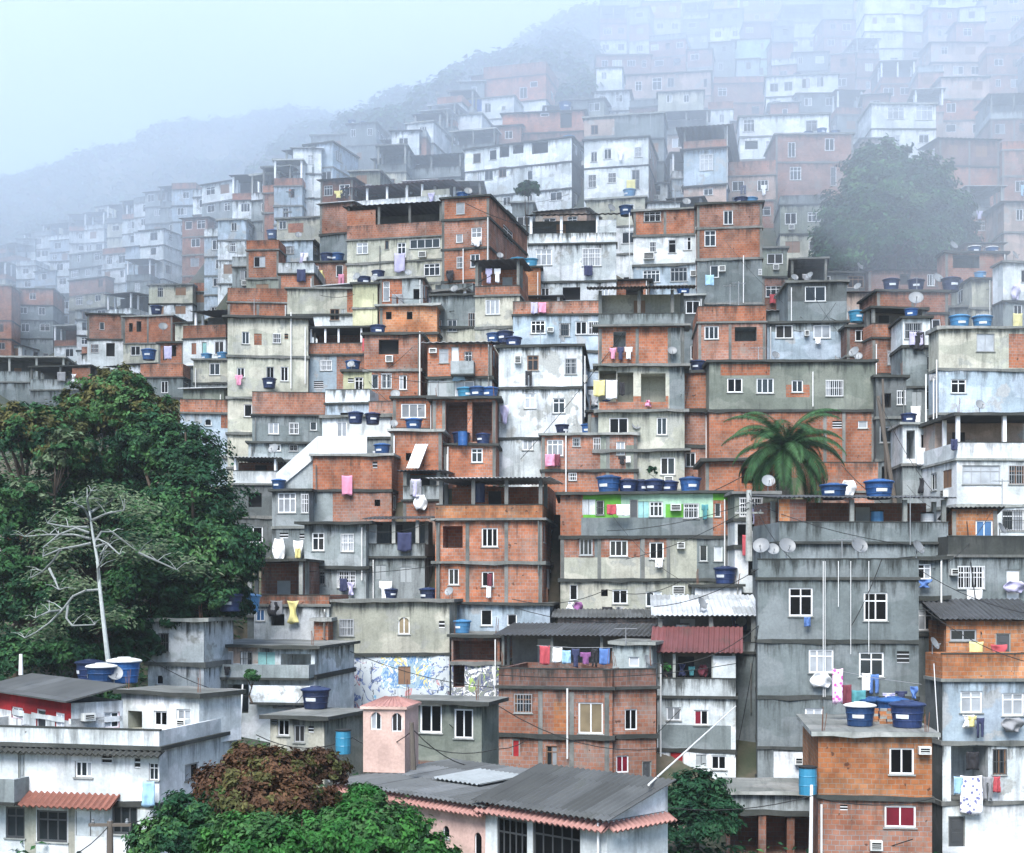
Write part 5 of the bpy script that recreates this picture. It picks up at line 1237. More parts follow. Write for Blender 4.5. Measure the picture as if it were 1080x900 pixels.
tree('broadleaf_tree', 'broad dark green tree bulging out towards the houses', [(205, 545, 72, 56, 58), (232, 590, 71, 44, 48), (190, 485, 75, 44, 40), (160, 470, 76, 40, 34), (170, 595, 70, 46, 42), (215, 625, 71, 44, 30)], ['leaf_deep', 'leaf_mid', 'leaf_deep'], 130, 66, .15, group=G1, r0=.4)
tree('broadleaf_tree', 'deep green tree in the middle of the left wood behind bare branches', [(120, 510, 77, 55, 44), (80, 530, 76, 46, 44), (150, 545, 76, 44, 44), (60, 580, 75, 46, 40)], ['leaf_deep', 'leaf_deep', 'leaf_mid'], 120, 62, .15, group=G1)
tree('broadleaf_tree', 'shaded green tree low at the left edge of the picture', [(15, 545, 72, 44, 42), (5, 600, 71, 44, 40), (35, 640, 70, 46, 36)], ['leaf_deep', 'leaf_mid'], 120, 62, .15, group=G1)
tree('broadleaf_tree', 'low spreading bright edged tree under the bare pale branches', [(150, 625, 70, 48, 26), (105, 655, 69, 50, 28), (60, 690, 68, 52, 30), (15, 700, 66, 48, 30)], ['leaf_mid', 'leaf_deep'], 120, 60, .15, group=G1, up=-.2)
tree('broadleaf_tree', 'small dark tree filling the gap beside the old concrete house', [(140, 680, 70, 34, 32), (185, 648, 71, 36, 26), (240, 640, 72, 24, 20)], ['leaf_deep'], 90, 30, .2, group=G1)
tree('feathery_tree', 'thin branched grey green tree poking out of the left wood', [(75, 470, 71, 22, 18), (58, 485, 71, 18, 14), (30, 520, 70, 24, 16)], ['leaf_grey', 'leaf_mid'], 30, 30, .18, base=tuple(at(62, 560, 71.5)), r0=.1, group=G1)
# pale cecropia with bare candelabra branches
base = at(115, 708, 61.5); root = empty('cecropia_tree', base); tag(root, 'pale trunked tree with bare candelabra branches and tip leaves', 'tree')
def rel(x, y, dd=0): return at(x, y, 61.5 + dd) - base
b = MB(); tr2 = random.Random(11)
b.tube([rel(115, 705), rel(112, 680), rel(108, 645), rel(105, 618), rel(103, 592), rel(98, 565), rel(94, 536)], .115, 'pale_bark', 8, taper=.04); b.build('trunk', root, smooth=True)
BR = [[(96, 573), (82, 576), (64, 579), (45, 587)], [(95, 568), (78, 564), (52, 564), (26, 566)], [(94, 562), (80, 557), (62, 564), (45, 578)], [(93, 556), (72, 556), (50, 552)], [(94, 546), (88, 536), (79, 531)], [(95, 541), (106, 534), (118, 528)],
      [(97, 549), (112, 542), (131, 538)], [(99, 573), (107, 561), (118, 561), (131, 571), (146, 583)], [(101, 577), (113, 573), (126, 585)], [(146, 583), (166, 592), (186, 601)], [(103, 598), (106, 585), (113, 577)], [(104, 615), (103, 600), (108, 590)],
      [(106, 622), (90, 623), (77, 629), (66, 643), (52, 657), (38, 667), (26, 673)], [(72, 636), (70, 652), (76, 660), (100, 659)], [(64, 644), (52, 645), (37, 652)], [(64, 580), (55, 593), (45, 603), (32, 610)], [(52, 600), (58, 612), (62, 622)], [(94, 538), (92, 527), (96, 518)]]
tips = []
for q in BR:
    dd = tr2.uniform(-2, 2); pts = [rel(x, y, dd * i / (len(q) - 1)) for i, (x, y) in enumerate(q)]
    bb = MB(); bb.tube(pts, .062, 'pale_bark', 6, taper=.026)
    for q_ in (pts[-1], pts[-1], pts[-1], pts[len(pts) // 2], pts[len(pts) // 2]):
        e_ = q_ + Vector((tr2.uniform(-.7, .7), tr2.uniform(-.2, .4), tr2.uniform(-.1, .6))); bb.tube([q_, q_.lerp(e_, .5) + Vector((0, 0, .08)), e_], .02, 'pale_bark', 4, taper=.008); bb.build('branch', root, smooth=True); tips.append(pts[-1])
    if len(pts) > 3: tips.append(pts[-2] + Vector((0, 0, .2)))
for x, y in [(60, 530), (40, 540), (80, 525), (110, 522), (140, 545), (160, 575), (180, 592), (150, 560), (48, 575), (25, 580), (40, 560), (112, 540), (70, 640), (45, 630), (112, 650), (60, 655), (195, 600), (90, 615)]: tips.append(rel(x, y, tr2.uniform(-2, 2)))
b = MB(); gi = b.mi('leaf_grey'); gj = b.mi('leaf_mid')
for t in tips:
    for _ in range(40):
        o = Vector((tr.gauss(0, .5), 2.3 + tr.gauss(0, .4), .2 + tr.gauss(0, .2)))
        leaf(b, t + o + Vector((0, 0, -.05)), Vector((o.x * .6, -.4, 1)), .15, gi if tr.random() < .8 else gj, .45)
b.build('crown', root)
tree('rusty_tree', 'rust brown leaved tree in front of the low cream house', [(290, 818, 39, 46, 26), (330, 812, 40, 36, 20), (245, 828, 39, 44, 26), (285, 845, 38, 70, 26), (262, 800, 40, 24, 14)], ['leaf_rust', 'leaf_rust', 'leaf_olive'], 120, 80, .085, r0=.2, spread=.22)
tree('leafy_tree', 'bright green leafy tree across the bottom of the picture', [(390, 880, 36, 62, 30), (330, 888, 36, 60, 30), (270, 895, 35, 55, 34), (440, 905, 36, 44, 22), (385, 845, 37, 20, 16)], ['leaf_bright', 'leaf_bright', 'leaf_mid'], 150, 80, .085, r0=.2, spread=.22)
tree('leafy_tree', 'dark green bushy tree below the rust brown one', [(215, 862, 38, 44, 30), (180, 888, 37, 42, 24), (235, 895, 37, 44, 26), (340, 850, 38.5, 30, 16)], ['leaf_deep', 'leaf_mid'], 120, 76, .085, r0=.2, spread=.22)
tree('dark_shrub', 'dark leafy shrub growing before the narrow white house', [(735, 835, 57, 30, 22), (715, 855, 56, 24, 24), (755, 858, 56, 24, 22), (735, 875, 55, 38, 22)], ['leaf_deep'], 80, 44, .12, r0=.1, cat='shrub', spread=.25)
tree('misty_tree', 'huge dark tree standing in mist above the tank row', [(935, 205, 141, 52, 42), (900, 235, 140, 40, 42), (978, 235, 140, 46, 42), (940, 262, 138, 68, 42), (930, 178, 142, 34, 26), (1002, 262, 139, 28, 34), (882, 270, 138, 28, 32), (960, 200, 141, 44, 36)], ['leaf_deep', 'leaf_deep', 'leaf_mid'], 130, 60, .30, r0=.6)
tree('roadside_bush', 'small bushy plant below the white dark flanked house', [(556, 200, 146, 14, 9)], ['leaf_deep'], 40, 22, .3, r0=.1, cat='bush')
tree('potted_plant', 'small palm like plant by the pale balcony house', [(265, 712, 66, 8, 8)], ['leaf_mid'], 20, 20, .16, base=tuple(at(266, 742, 66)), r0=.06, cat='plant')
tree('terrace_plant', 'small dark plant below the big window of the smooth white house', [(688, 497, 96, 6, 5)], ['leaf_deep'], 16, 18, .12, base=tuple(at(688, 508, 96)), r0=.03, cat='plant')
tree('terrace_plant', 'green potted plant behind the post under the red metal roof', [(704, 704, 69, 5, 5)], ['leaf_bright'], 14, 18, .1, base=tuple(at(704, 714, 69)), r0=.03, cat='plant')
tree('garden_bush', 'green bushes on the upper left terraces above the curved parapet', [(255, 258, 205, 12, 8), (238, 268, 200, 10, 7)], ['leaf_mid'], 30, 20, .4, cat='bush')
# palm
pb = at(828, 545, 86); root = empty('palm_tree', pb); tag(root, 'shaggy palm with arching fronds in front of the grey green house', 'palm tree')
hc = at(829, 474, 86) - pb
b = MB(); b.tube([(0, 0, -1), (0.05, 0, hc.z * .5), tuple(hc)], .30, 'palm_bark', 10, taper=.36); b.build('trunk', root, smooth=True)
for k in range(40):
    az = 2 * math.pi * k * .618 + tr.uniform(-.2, .2); ring = k / 40
    el = 1.35 - 1.7 * ring + tr.uniform(-.12, .12); L = tr.uniform(3.8, 5.0)
    b = MB(); mi = b.mi('leaf_palm'); pts = []; p = hc.copy(); e = el
    dh = Vector((math.cos(az), math.sin(az), 0))
    for s_ in range(15):
        pts.append(p.copy()); p = p + (dh * math.cos(e) + Vector((0, 0, math.sin(e)))) * (L / 14); e -= .118 + .05 * (s_ / 14)
    b.tube(pts, .03, 'leaf_palm', 4, taper=.008)
    sd = Vector((-dh.y, dh.x, 0))
    for s_ in range(1, 15):
        for j in range(6):
            q = pts[s_ - 1].lerp(pts[s_], j / 6); tt = s_ / 14; ll = 1.0 * math.sin(math.pi * min(1, .15 + tt * .8)) * tr.uniform(.8, 1.1)
            fw = (pts[s_] - pts[s_ - 1]).normalized()
            for sg in (-1, 1):
                tip = q + sd * sg * ll * .75 + fw * ll * .45 + Vector((0, 0, -ll * .42)); i = len(b.v)
                b.v.extend([tuple(q - fw * .03), tuple(q.lerp(tip, .5) + Vector((0, 0, .06)) - fw * .03), tuple(tip), tuple(q.lerp(tip, .5) + Vector((0, 0, .06)) + fw * .03)])
                b.f.append((i, i + 1, i + 2, i + 3)); b.m.append(mi); b.uv.extend([(0, 0)] * 4)
    b.build('frond', root)
# far woods on the misty ridge and undergrowth below the left trees: one mass each
b = MB(); b.mi('leaf_deep'); b.mi('leaf_mid'); n_ = 0
for _ in range(60000):
    X, Y = tr.uniform(-150, 30), tr.uniform(205, 345)
    px = CX + X / Y * F; z = ground(X, Y); py = HY - (z - CZ) / Y * F
    if px < -60 or px > 650 or py > skyline(px) + 14 or py < -60: continue
    n_ += 1
    if n_ > 3200: break
    r = tr.uniform(1.0, 2.3)
    for k in range(18):
        d = rdir(-.2); leaf(b, Vector((X, Y, z + r * .6)) + Vector((d.x * r, d.y * r, d.z * r * tr.uniform(.7, 1.2))) * tr.uniform(.6, 1.05), d + Vector((0, 0, .4)), r * .32, 0 if tr.random() < .7 else 1, .7)
o = b.build('far_woods'); tag(o, 'dark woods covering the misty ridge behind the houses', 'woods', kind='stuff')
b = MB(); b.mi('leaf_deep'); b.mi('leaf_mid')
def under(x0, x1, y0, y1, D0_, D1_, n, r=.5, k=14):
    for _ in range(n):
        D = tr.uniform(D0_, D1_); X = (tr.uniform(x0, x1) - CX) / F * D; z = ground(X, D); py = HY - (z - CZ) / D * F
        if not y0 < py < y1: continue
        mi = 0 if tr.random() < .6 else 1
        for _ in range(k): leaf(b, Vector((X + tr.gauss(0, r), D + tr.gauss(0, r), z + abs(tr.gauss(0, r * .7)))), Vector((tr.gauss(0, .5), tr.gauss(0, .5), 1)), .17, mi)
under(-40, 290, 400, 760, 58, 108, 2200); under(-20, 1000, 830, 960, 34, 58, 1500, .4); under(190, 520, 760, 900, 50, 66, 500, .4)
under(1090, 1420, 250, 900, 56, 150, 1200, .8); under(-420, -60, 400, 900, 50, 130, 900, .8)
o = b.build('undergrowth'); tag(o, 'dark undergrowth covering the bare ground between houses and trees', 'undergrowth', kind='stuff')
# ------------------------------------------------------------------ washing
def cloth(key, x0, y0, x1, y1, mat, label, shape='sheet', off=.3, v=None, cat='laundry', group='washing hung out to dry'):
    h = HOUSES[key]; v = -off if v is None else v
    ua, ub = h.uu(x0, v), h.uu(x1, v); um = (ua + ub) / 2; zt, zb = h.zz(y0, um, v), h.zz(y1, um, v)
    W, Hh = ub - ua, zt - zb
    nx, nz = 10, 10; b = MB(); ph = rnd.uniform(0, 6); mi = b.mi(mat); V = {}
    lr = random.Random(hash_str(label))
    def inside(a, c):                                   # a across 0..1, c down 0..1
        if shape == 'shirt': return (.2 <= a <= .8) or c < .38
        if shape == 'trousers': return c < .3 or not (.44 < a < .56)
        if shape == 'bundle': return True
        return True
    for i in range(nx + 1):
        for j in range(nz + 1):
            a, c = i / nx, j / nz
            wv = .05 * math.sin(a * 9 + ph + c * 2) * (.3 + c) + .03 * lr.uniform(-1, 1)
            zz_ = -c * Hh + (.04 * Hh * math.sin(a * 7 + ph) if c > .9 else 0) - .03 * Hh * math.sin(math.pi * a) * (1 - c)
            aa = a
            if shape == 'bundle': aa = .5 + (a - .5) * (.75 + .25 * math.sin(c * 5 + ph)); wv += .12 * math.sin(c * 6) * math.sin(a * 5)
            for k in (0, 1): V[i, j, k] = len(b.v); b.v.append((aa * W - W / 2, wv + .025 * k, zz_))
    cells = {(i, j) for i in range(nx) for j in range(nz) if inside((i + .5) / nx, (j + .5) / nz)}
    def q(*kk): b.f.append(tuple(V[t] for t in kk)); b.m.append(mi); b.uv.extend([(b.v[V[t]][0], b.v[V[t]][2]) for t in kk])
    for i, j in cells:
        q((i, j, 0), (i, j + 1, 0), (i + 1, j + 1, 0), (i + 1, j, 0)); q((i, j, 1), (i + 1, j, 1), (i + 1, j + 1, 1), (i, j + 1, 1))
        for di, dj, e in ((-1, 0, ((i, j), (i, j + 1))), (1, 0, ((i + 1, j + 1), (i + 1, j))), (0, -1, ((i + 1, j), (i, j))), (0, 1, ((i, j + 1), (i + 1, j + 1)))):
            if (i + di, j + dj) not in cells: q((*e[0], 0), (*e[0], 1), (*e[1], 1), (*e[1], 0))
    nm = {'sheet': 'hanging_cloth', 'shirt': 'hanging_shirt', 'trousers': 'hanging_trousers', 'bundle': 'hanging_bundle'}[shape]
    o = b.build(nm, smooth=True); o.location = h.world(um, v, zt); o.rotation_euler = (0, 0, R(h.yaw)); tag(o, label, cat, group)
def line(key, x0, y0, x1, y1, v, label):
    h = HOUSES[key]; a, b_ = h.uu(x0, v), h.uu(x1, v); p = h.world(a, v, h.zz(y0, a, v)); q = h.world(b_, v, h.zz(y1, b_, v)); mb = MB()
    mb.tube([(0, 0, 0), tuple((q - p) * .5 + Vector((0, 0, -.06))), tuple(q - p)], .012, 'steel', 4); o = mb.build('clothes_line'); o.location = p; tag(o, label, 'clothes line')
CL = [
 ('white_right', 1014, 754, 1029, 768, 'cloth_white', 'white cloth hanging under the left window of the white right house', 'bundle'),
 ('white_right', 1021, 755, 1030, 767, 'cloth_yellow', 'yellow shirt drying beside a white cloth under the upper window', 'shirt', .42),
 ('white_right', 1056, 757, 1080, 772, 'cloth_grey', 'grey and black clothes bunched under the right upper window', 'bundle'),
 ('white_right', 1030, 757, 1038, 778, 'cloth_navy', 'dark trousers hanging beside the yellow shirt', 'trousers'),
 ('white_right', 1019, 793, 1033, 812, 'cloth_black', 'black patterned towel inside the white balcony', 'sheet', .1),
 ('white_right', 1013, 818, 1036, 859, 'cloth_dots', 'large white sheet with blue spots over the balcony wall', 'sheet'),
 ('white_right', 1006, 819, 1016, 838, 'cloth_sky', 'light blue cloth beside the spotted sheet', 'sheet'),
 ('white_right', 1037, 819, 1047, 844, 'cloth_grey', 'dark grey trousers right of the spotted sheet', 'trousers'),
 ('white_right', 1048, 819, 1055, 836, 'cloth_red', 'small bright red towel on the white balcony', 'sheet'),
 ('grey_tower', 854, 709, 878, 725, 'cloth_white', 'white cloths drying below the middle window of the tall grey house', 'bundle'),
 ('grey_tower', 909, 710, 918, 729, 'cloth_white', 'white towel below the right middle window of the grey house', 'sheet'),
 ('grey_tower', 917, 711, 927, 732, 'cloth_blue', 'blue trousers below the right middle window of the grey house', 'trousers'),
 ('grey_tower', 848, 651, 855, 661, 'cloth_blue', 'small blue cloth below the upper left window of the grey house', 'sheet'),
 ('grey_tower', 852, 772, 858, 790, 'cloth_navy', 'navy trousers by the beige window of the grey house', 'trousers'),
 ('tank_brick', 878, 705, 889, 742, 'cloth_floral', 'pink flowered towel on the rooftop line above the blue tanks', 'sheet', 0, 4.5),
 ('tank_brick', 887, 722, 898, 743, 'cloth_maroon', 'maroon cloth on the rooftop line beside the flowered towel', 'sheet', 0, 4.7),
 ('tank_brick', 897, 728, 913, 745, 'cloth_teal', 'teal cloth on the rooftop line beside the maroon one', 'sheet', 0, 4.9),
 ('tank_brick', 931, 731, 944, 739, 'cloth_lilac', 'lilac shorts on the line behind the roof tanks', 'shirt', 0, 5),
 ('tank_brick', 944, 729, 957, 737, 'cloth_navy', 'navy shorts on the line behind the roof tanks', 'shirt', 0, 5),
 ('tank_brick', 960, 724, 968, 737, 'cloth_blue', 'blue and white cloth at the line end behind the tanks', 'bundle', 0, 5),
 ('grey_strip', 967, 611, 983, 620, 'cloth_blue', 'blue cloth below the upper window of the narrow grey house', 'bundle'),
 ('grey_right_low', 1020, 622, 1036, 640, 'cloth_white', 'white towel below the wide window of the black parapet house', 'sheet'),
 ('grey_right_low', 1058, 613, 1083, 625, 'cloth_lilac', 'lilac cloths drying in front of the white door', 'bundle'),
 ('brick_terrace', 569, 681, 580, 701, 'cloth_red', 'red towel at the left end of the brick terrace line', 'sheet', 0, 1.2),
 ('brick_terrace', 583, 683, 593, 699, 'cloth_white', 'white cloth second along the brick terrace line', 'sheet', 0, 1.2),
 ('brick_terrace', 593, 686, 602, 700, 'cloth_sky', 'sky blue cloth third along the brick terrace line', 'sheet', 0, 1.2),
 ('brick_terrace', 603, 684, 611, 704, 'cloth_navy', 'navy shirt in the middle of the brick terrace line', 'shirt', 0, 1.2),
 ('brick_terrace', 612, 688, 623, 701, 'cloth_purple', 'purple shirt on the brick terrace line', 'shirt', 0, 1.2),
 ('brick_terrace', 624, 684, 630, 703, 'cloth_black', 'black trousers on the brick terrace line', 'trousers', 0, 1.2),
 ('brick_terrace', 632, 684, 643, 701, 'cloth_blue', 'bright blue towel at the right end of the brick terrace line', 'sheet', 0, 1.2),
 ('red_roof_white', 715, 700, 724, 713, 'cloth_navy', 'dark blue clothes inside the red roofed balcony', 'bundle', 0, .5),
 ('red_roof_white', 726, 703, 733, 713, 'cloth_teal', 'teal shirt inside the red roofed balcony', 'shirt', 0, .5),
 ('red_roof_white', 736, 701, 747, 714, 'cloth_maroon', 'dark red clothes inside the red roofed balcony', 'bundle', 0, .5),
 ('laundry_grey', 287, 568, 301, 595, 'cloth_white', 'left bundle of white washing on the grey two storey house', 'bundle', .5),
 ('laundry_grey', 309, 570, 320, 596, 'cloth_white', 'right bundle of white washing on the grey two storey house', 'bundle', .5),
 ('laundry_grey', 311, 578, 317, 589, 'cloth_yellow', 'yellow cloth over the right bundle of white washing', 'sheet', .7),
 ('two_white_left', 358, 610, 366, 624, 'cloth_navy', 'navy cloth with red below the lower window of the white two storey house', 'sheet'),
 ('two_white_left', 366, 614, 374, 628, 'cloth_lilac', 'lilac cloth below the lower window of the white two storey house', 'bundle'),
 ('orange_frame', 513, 618, 518, 631, 'cloth_white', 'white towel hung from the lower window of the orange house', 'sheet'),
 ('orange_frame', 514, 605, 519, 619, 'cloth_maroon', 'dark red towel hung above a white one on the orange house', 'sheet'),
 ('green_house', 640, 532, 650, 543, 'cloth_red', 'red cloth on the green fronted balcony', 'sheet', .7),
 ('green_house', 650, 532, 664, 544, 'cloth_white', 'white sheet on the green fronted balcony', 'sheet', .7),
 ('green_house', 740, 532, 747, 548, 'cloth_teal', 'teal shirt by the right window of the green front', 'shirt'),
 ('green_house', 691, 589, 699, 599, 'cloth_white', 'white cloth below the third window under the green balcony', 'sheet'),
 ('green_house', 597, 635, 607, 643, 'cloth_white', 'white clothes at the low left window of the plaster storey', 'bundle'),
 ('green_house', 605, 635, 615, 646, 'cloth_purple', 'purple and red clothes at the low left window of the plaster storey', 'bundle', .4),
 ('green_house', 635, 640, 646, 650, 'cloth_black', 'black clothes on a rack at the middle plaster window', 'shirt', .4),
 ('green_house', 647, 640, 660, 648, 'cloth_grey', 'grey clothes on a rack at the middle plaster window', 'bundle', .4),
 ('gable_grey', 575, 479, 585, 492, 'cloth_pink', 'pink towel below the left window of the brick and grey house', 'sheet'),
 ('gable_grey', 585, 479, 591, 492, 'cloth_maroon', 'dark red towel beside the pink one on the brick and grey house', 'sheet'),
 ('gable_grey', 652, 481, 660, 490, 'cloth_black', 'black shirt below the right window of the brick and grey house', 'shirt'),
 ('gable_grey', 660, 481, 665, 488, 'cloth_white', 'white cloth beside the black shirt on the brick and grey house', 'sheet'),
 ('central', 643, 367, 650, 379, 'cloth_pink', 'pink clothes on the brick balcony of the tall house', 'shirt'),
 ('central', 651, 366, 658, 380, 'cloth_navy', 'navy clothes on the brick balcony of the tall house', 'shirt'),
 ('central', 659, 366, 667, 379, 'cloth_white', 'white shirt on the brick balcony of the tall house', 'shirt'),
 ('central', 626, 401, 638, 418, 'cloth_yellow', 'pale yellow towel on the lower balcony of the tall house', 'sheet'),
 ('central', 639, 401, 651, 421, 'cloth_white', 'large white towel on the lower balcony of the tall house', 'sheet'),
 ('central', 653, 403, 659, 417, 'cloth_black', 'black cloth right of the white towel on the lower balcony', 'sheet', .1),
 ('central', 680, 422, 687, 429, 'cloth_pink', 'small pink bundle low on the tall balconied house', 'bundle'),
 ('white_blotch', 554, 391, 561, 407, 'cloth_black', 'black clothes hung from a window of the stained white house', 'trousers'),
 ('white_blotch', 527, 427, 537, 447, 'cloth_lilac', 'blue white sheets at the left corner of the stained white house', 'bundle', .5),
 ('terrace_mid', 382, 357, 392, 371, 'cloth_red', 'red and white flag like towel on the brick parapet terrace', 'sheet'),
 ('dark_canopy_white', 616, 280, 625, 291, 'cloth_navy', 'dark blue cloth under the right window below the dark canopy', 'sheet'),
 ('terrace_brick_dark', 416, 267, 427, 287, 'cloth_lilac', 'pink lilac sheet below the dark open terrace', 'sheet'),
 ('brick_tall', 497, 250, 508, 260, 'cloth_white', 'white clothes below a window of the tall red brick house', 'bundle'),
 ('brick_tall', 470, 285, 479, 297, 'cloth_black', 'dark clothes low on the tall red brick house', 'bundle'),
 ('brick_washing', 512, 283, 519, 299, 'cloth_lilac', 'lilac shirt in the brick washing terrace', 'shirt', 0, .3),
 ('brick_washing', 521, 283, 528, 298, 'cloth_white', 'white shirt in the brick washing terrace', 'shirt', 0, .3),
 ('white_brick_row', 560, 319, 567, 331, 'cloth_lilac', 'lilac cloth over the brick parapet above four windows', 'sheet'),
 ('white_brick_row', 568, 319, 576, 330, 'cloth_pink', 'pink cloth over the brick parapet above four windows', 'sheet'),
 ('brick_right_mid', 744, 290, 753, 301, 'cloth_sky', 'pale blue cloth below a window of the brick corner house', 'sheet'),
 ('grey_blue', 860, 356, 866, 363, 'cloth_white', 'white cloth below the right window of the grey blue house', 'sheet'),
 ('brick_fog_right', 822, 268, 836, 292, 'cloth_white', 'white sheet hanging at the foggy brick corner', 'sheet'),
 ('wide_green_grey', 980, 395, 987, 402, 'cloth_grey', 'grey cloth on a sill beside the thin stair tower', 'sheet'),
 ('white_modern', 1003, 463, 1010, 475, 'cloth_navy', 'navy cloth at the corner of the bright white house', 'sheet', .1),
 ('white_compound', 150, 824, 163, 851, 'cloth_sky', 'light blue awning cloth hanging on the big white house', 'sheet', .5),
 ('slab_balcony', 236, 703, 243, 712, 'cloth_black', 'black and white shirt on the pale balcony', 'shirt', 1.1),
 ('parapet_left', 173, 365, 181, 379, 'cloth_lilac', 'pale cloth in the orange washing storey', 'sheet'),
]
for a in CL:
    key, x0, y0, x1, y1, mat, lab = a[:7]; shp = a[7] if len(a) > 7 else 'sheet'; off = a[8] if len(a) > 8 else .3; v = a[9] if len(a) > 9 else None
    cloth(key, x0, y0, x1, y1, mat, lab, shp, off, v)
line('brick_terrace', 566, 681, 646, 683, 1.21, 'wire line holding the washing on the brick terrace')
line('tank_brick', 876, 706, 972, 722, 4.95, 'sagging line of washing behind the roof tanks')
line('central', 624, 400, 654, 400, -.3, 'line of washing on the lower balcony of the tall house')

# ------------------------------------------------------------------ poles, aerials, cables and roof clutter
def pole(label, p, q, r, mat='wood_pole', name='utility_pole', cat='pole', arms=()):
    root = empty(name, p); tag(root, label, cat); b = MB(); d = q - p; b.tube([(0, 0, 0), tuple(d)], r, mat, 8, taper=r * .75); b.build('shaft', root)
    for t, w_ in arms:
        b = MB(); c = d * t; b.box(c.x - w_, c.x + w_, c.y - .05, c.y + .05, c.z - .05, c.z + .05, mat); o = b.build('crossarm', root)
        for sx in (-.8, 0, .8):
            b = MB(); b.lathe([(0, 0), (.05, 0), (.06, .06), (.035, .1), (.05, .14), (0, .16)], 'dish_grey', 8, (c.x + w_ * sx, c.y, c.z + .05)); b.build('insulator', o)
    return root
def up(x, yb, yt, D): return at(x, yb, D), at(x, yt, D)
p, q = up(116, 925, 866, 47); pole('wooden utility pole in front of the big white house', p, q, .13, arms=((.93, .7),))
pole('dark leaning pole in the shadowed gap', at(944, 532, 93), at(926, 418, 94), .16)
pole('second thinner pole leaning in the shadowed gap', at(935, 520, 94), at(931, 400, 95), .10)
pole('short dark pole beside the pink tower', at(436, 812, 53.5), at(434, 762, 53.5), .11)
p, q = up(790, 592, 517, 79); pole('white concrete pole beside the barred white room', p, q, .2, 'light_concrete', arms=((.68, .8),))
pole('long white pipe slanting up from the hall roof', at(684, 828, 45.2), at(776, 745, 66), .033, 'pvc', 'slanting_pipe', 'pipe')
pole('bent white standpipe beside the orange brick house', at(855, 905, 54), at(856, 828, 54), .08, 'pvc', 'standpipe', 'pipe')
pole('white lamp pole by the pale balcony house', at(253, 770, 64), at(256, 722, 64), .05, 'pvc', 'lamp_post', 'pole')
p, q = up(22, 712, 690, 56); pole('white vent pipe on the roof of the big white house', p, q, .09, 'pvc', 'vent_pipe', 'pipe')
def aerial(label, x, yb, yt, D, n=5):
    p, q = at(x, yb, D), at(x, yt, D); root = empty('tv_aerial', p); tag(root, label, 'aerial', 'aerials on the roofs'); Hh = (q - p).z; b = MB(); b.tube([(0, 0, 0), (0, 0, Hh)], .03, 'steel', 5); b.build('mast', root)
    b = MB(); b.tube([(-.55, 0, Hh * .93), (.55, .1, Hh * .93)], .018, 'steel', 4)
    for i in range(n): xx = -.5 + i / (n - 1); b.tube([(xx, -.3, Hh * .93), (xx, .35, Hh * .93)], .012, 'steel', 4)
    b.build('antenna_bars', root)
for a in [('aerial mast on the long white fog house roof', 686, 136, 116, 158), ('aerial beside the brown roofed pale house', 670, 137, 120, 158), ('aerial above the tall brick corner house', 712, 218, 200, 126), ('aerial among the pipes above the brick parapet house', 770, 322, 300, 110), ('taller aerial with bars above the brick parapet house', 779, 322, 297, 110), ('aerial on the salmon brick house roof', 967, 308, 292, 112),
          ('aerial on the parapet of the tall grey house', 888, 590, 568, 66), ('tall aerial over the dark roofed terrace', 960, 575, 520, 75), ('aerial by the bright white house', 1057, 540, 505, 83), ('aerial on the long grey green house', 800, 384, 366, 99), ('aerial on the big cream house', 268, 337, 315, 114), ('aerial on the orange two hole block', 445, 322, 300, 114),
          ('thin aerial on the white terrace room', 660, 680, 662, 69), ('aerial on the stained white house', 570, 366, 348, 101), ('aerial on the misty boxy house', 380, 131, 118, 189)]: aerial(*a)
def cable(label, *pts, r=.02, sag=.5, mat='black', grp='cables strung between the houses'):
    P_ = [at(*p) for p in pts]; out = []
    for a, b_ in zip(P_, P_[1:]):
        for i in range(8):
            t = i / 8; out.append(a.lerp(b_, t) - Vector((0, 0, sag * 4 * t * (1 - t))))
    out.append(P_[-1]); mb = MB(); mb.tube([tuple(p - P_[0]) for p in out], r, mat, 4); o = mb.build('cable'); o.location = P_[0]; tag(o, label, 'cable', grp)
cable('black cable sagging across the low plaster storey', (540, 632, 82), (640, 622, 83), (720, 612, 82))
cable('second cable from the orange house to the white shed', (540, 640, 82), (700, 652, 72))
cable('cable from the wooden pole to the rusty tree', (116, 868, 47), (215, 822, 52))
cable('cable dropping from the wooden pole to the right', (116, 870, 47), (30, 905, 44))
cable('cable along the low cream house', (270, 775, 59), (372, 778, 59), (436, 770, 53.5))
cable('cable from the pole to the grey green house', (436, 770, 53.5), (520, 808, 58))
cable('cable looping down the tall grey house side', (930, 590, 65.5), (898, 660, 65.5), sag=.2)
cable('cable beside the white barred room', (790, 520, 78.8), (835, 590, 66), sag=.4)
cable('cable in the dark gap below the poles', (926, 420, 93.5), (985, 520, 90))
cable('cable along the right lane from the standpipe', (856, 840, 54), (985, 842, 54.5), sag=.3)
cable('pale cable up the white house with hung washing', (990, 780, 61), (985, 700, 62), sag=.1, mat='pvc')
cable('cable across the white three storey house front', (488, 200, 154), (600, 205, 150), sag=1.2)
cable('cable across the orange brick terrace', (690, 700, 66), (800, 660, 66), sag=.6)
cable('cable hung along the brick and grey patch house', (380, 388, 104), (520, 396, 102), sag=.8)
cable('cable crossing the wide weathered brick house', (526, 745, 66.5), (694, 790, 67), sag=.7)
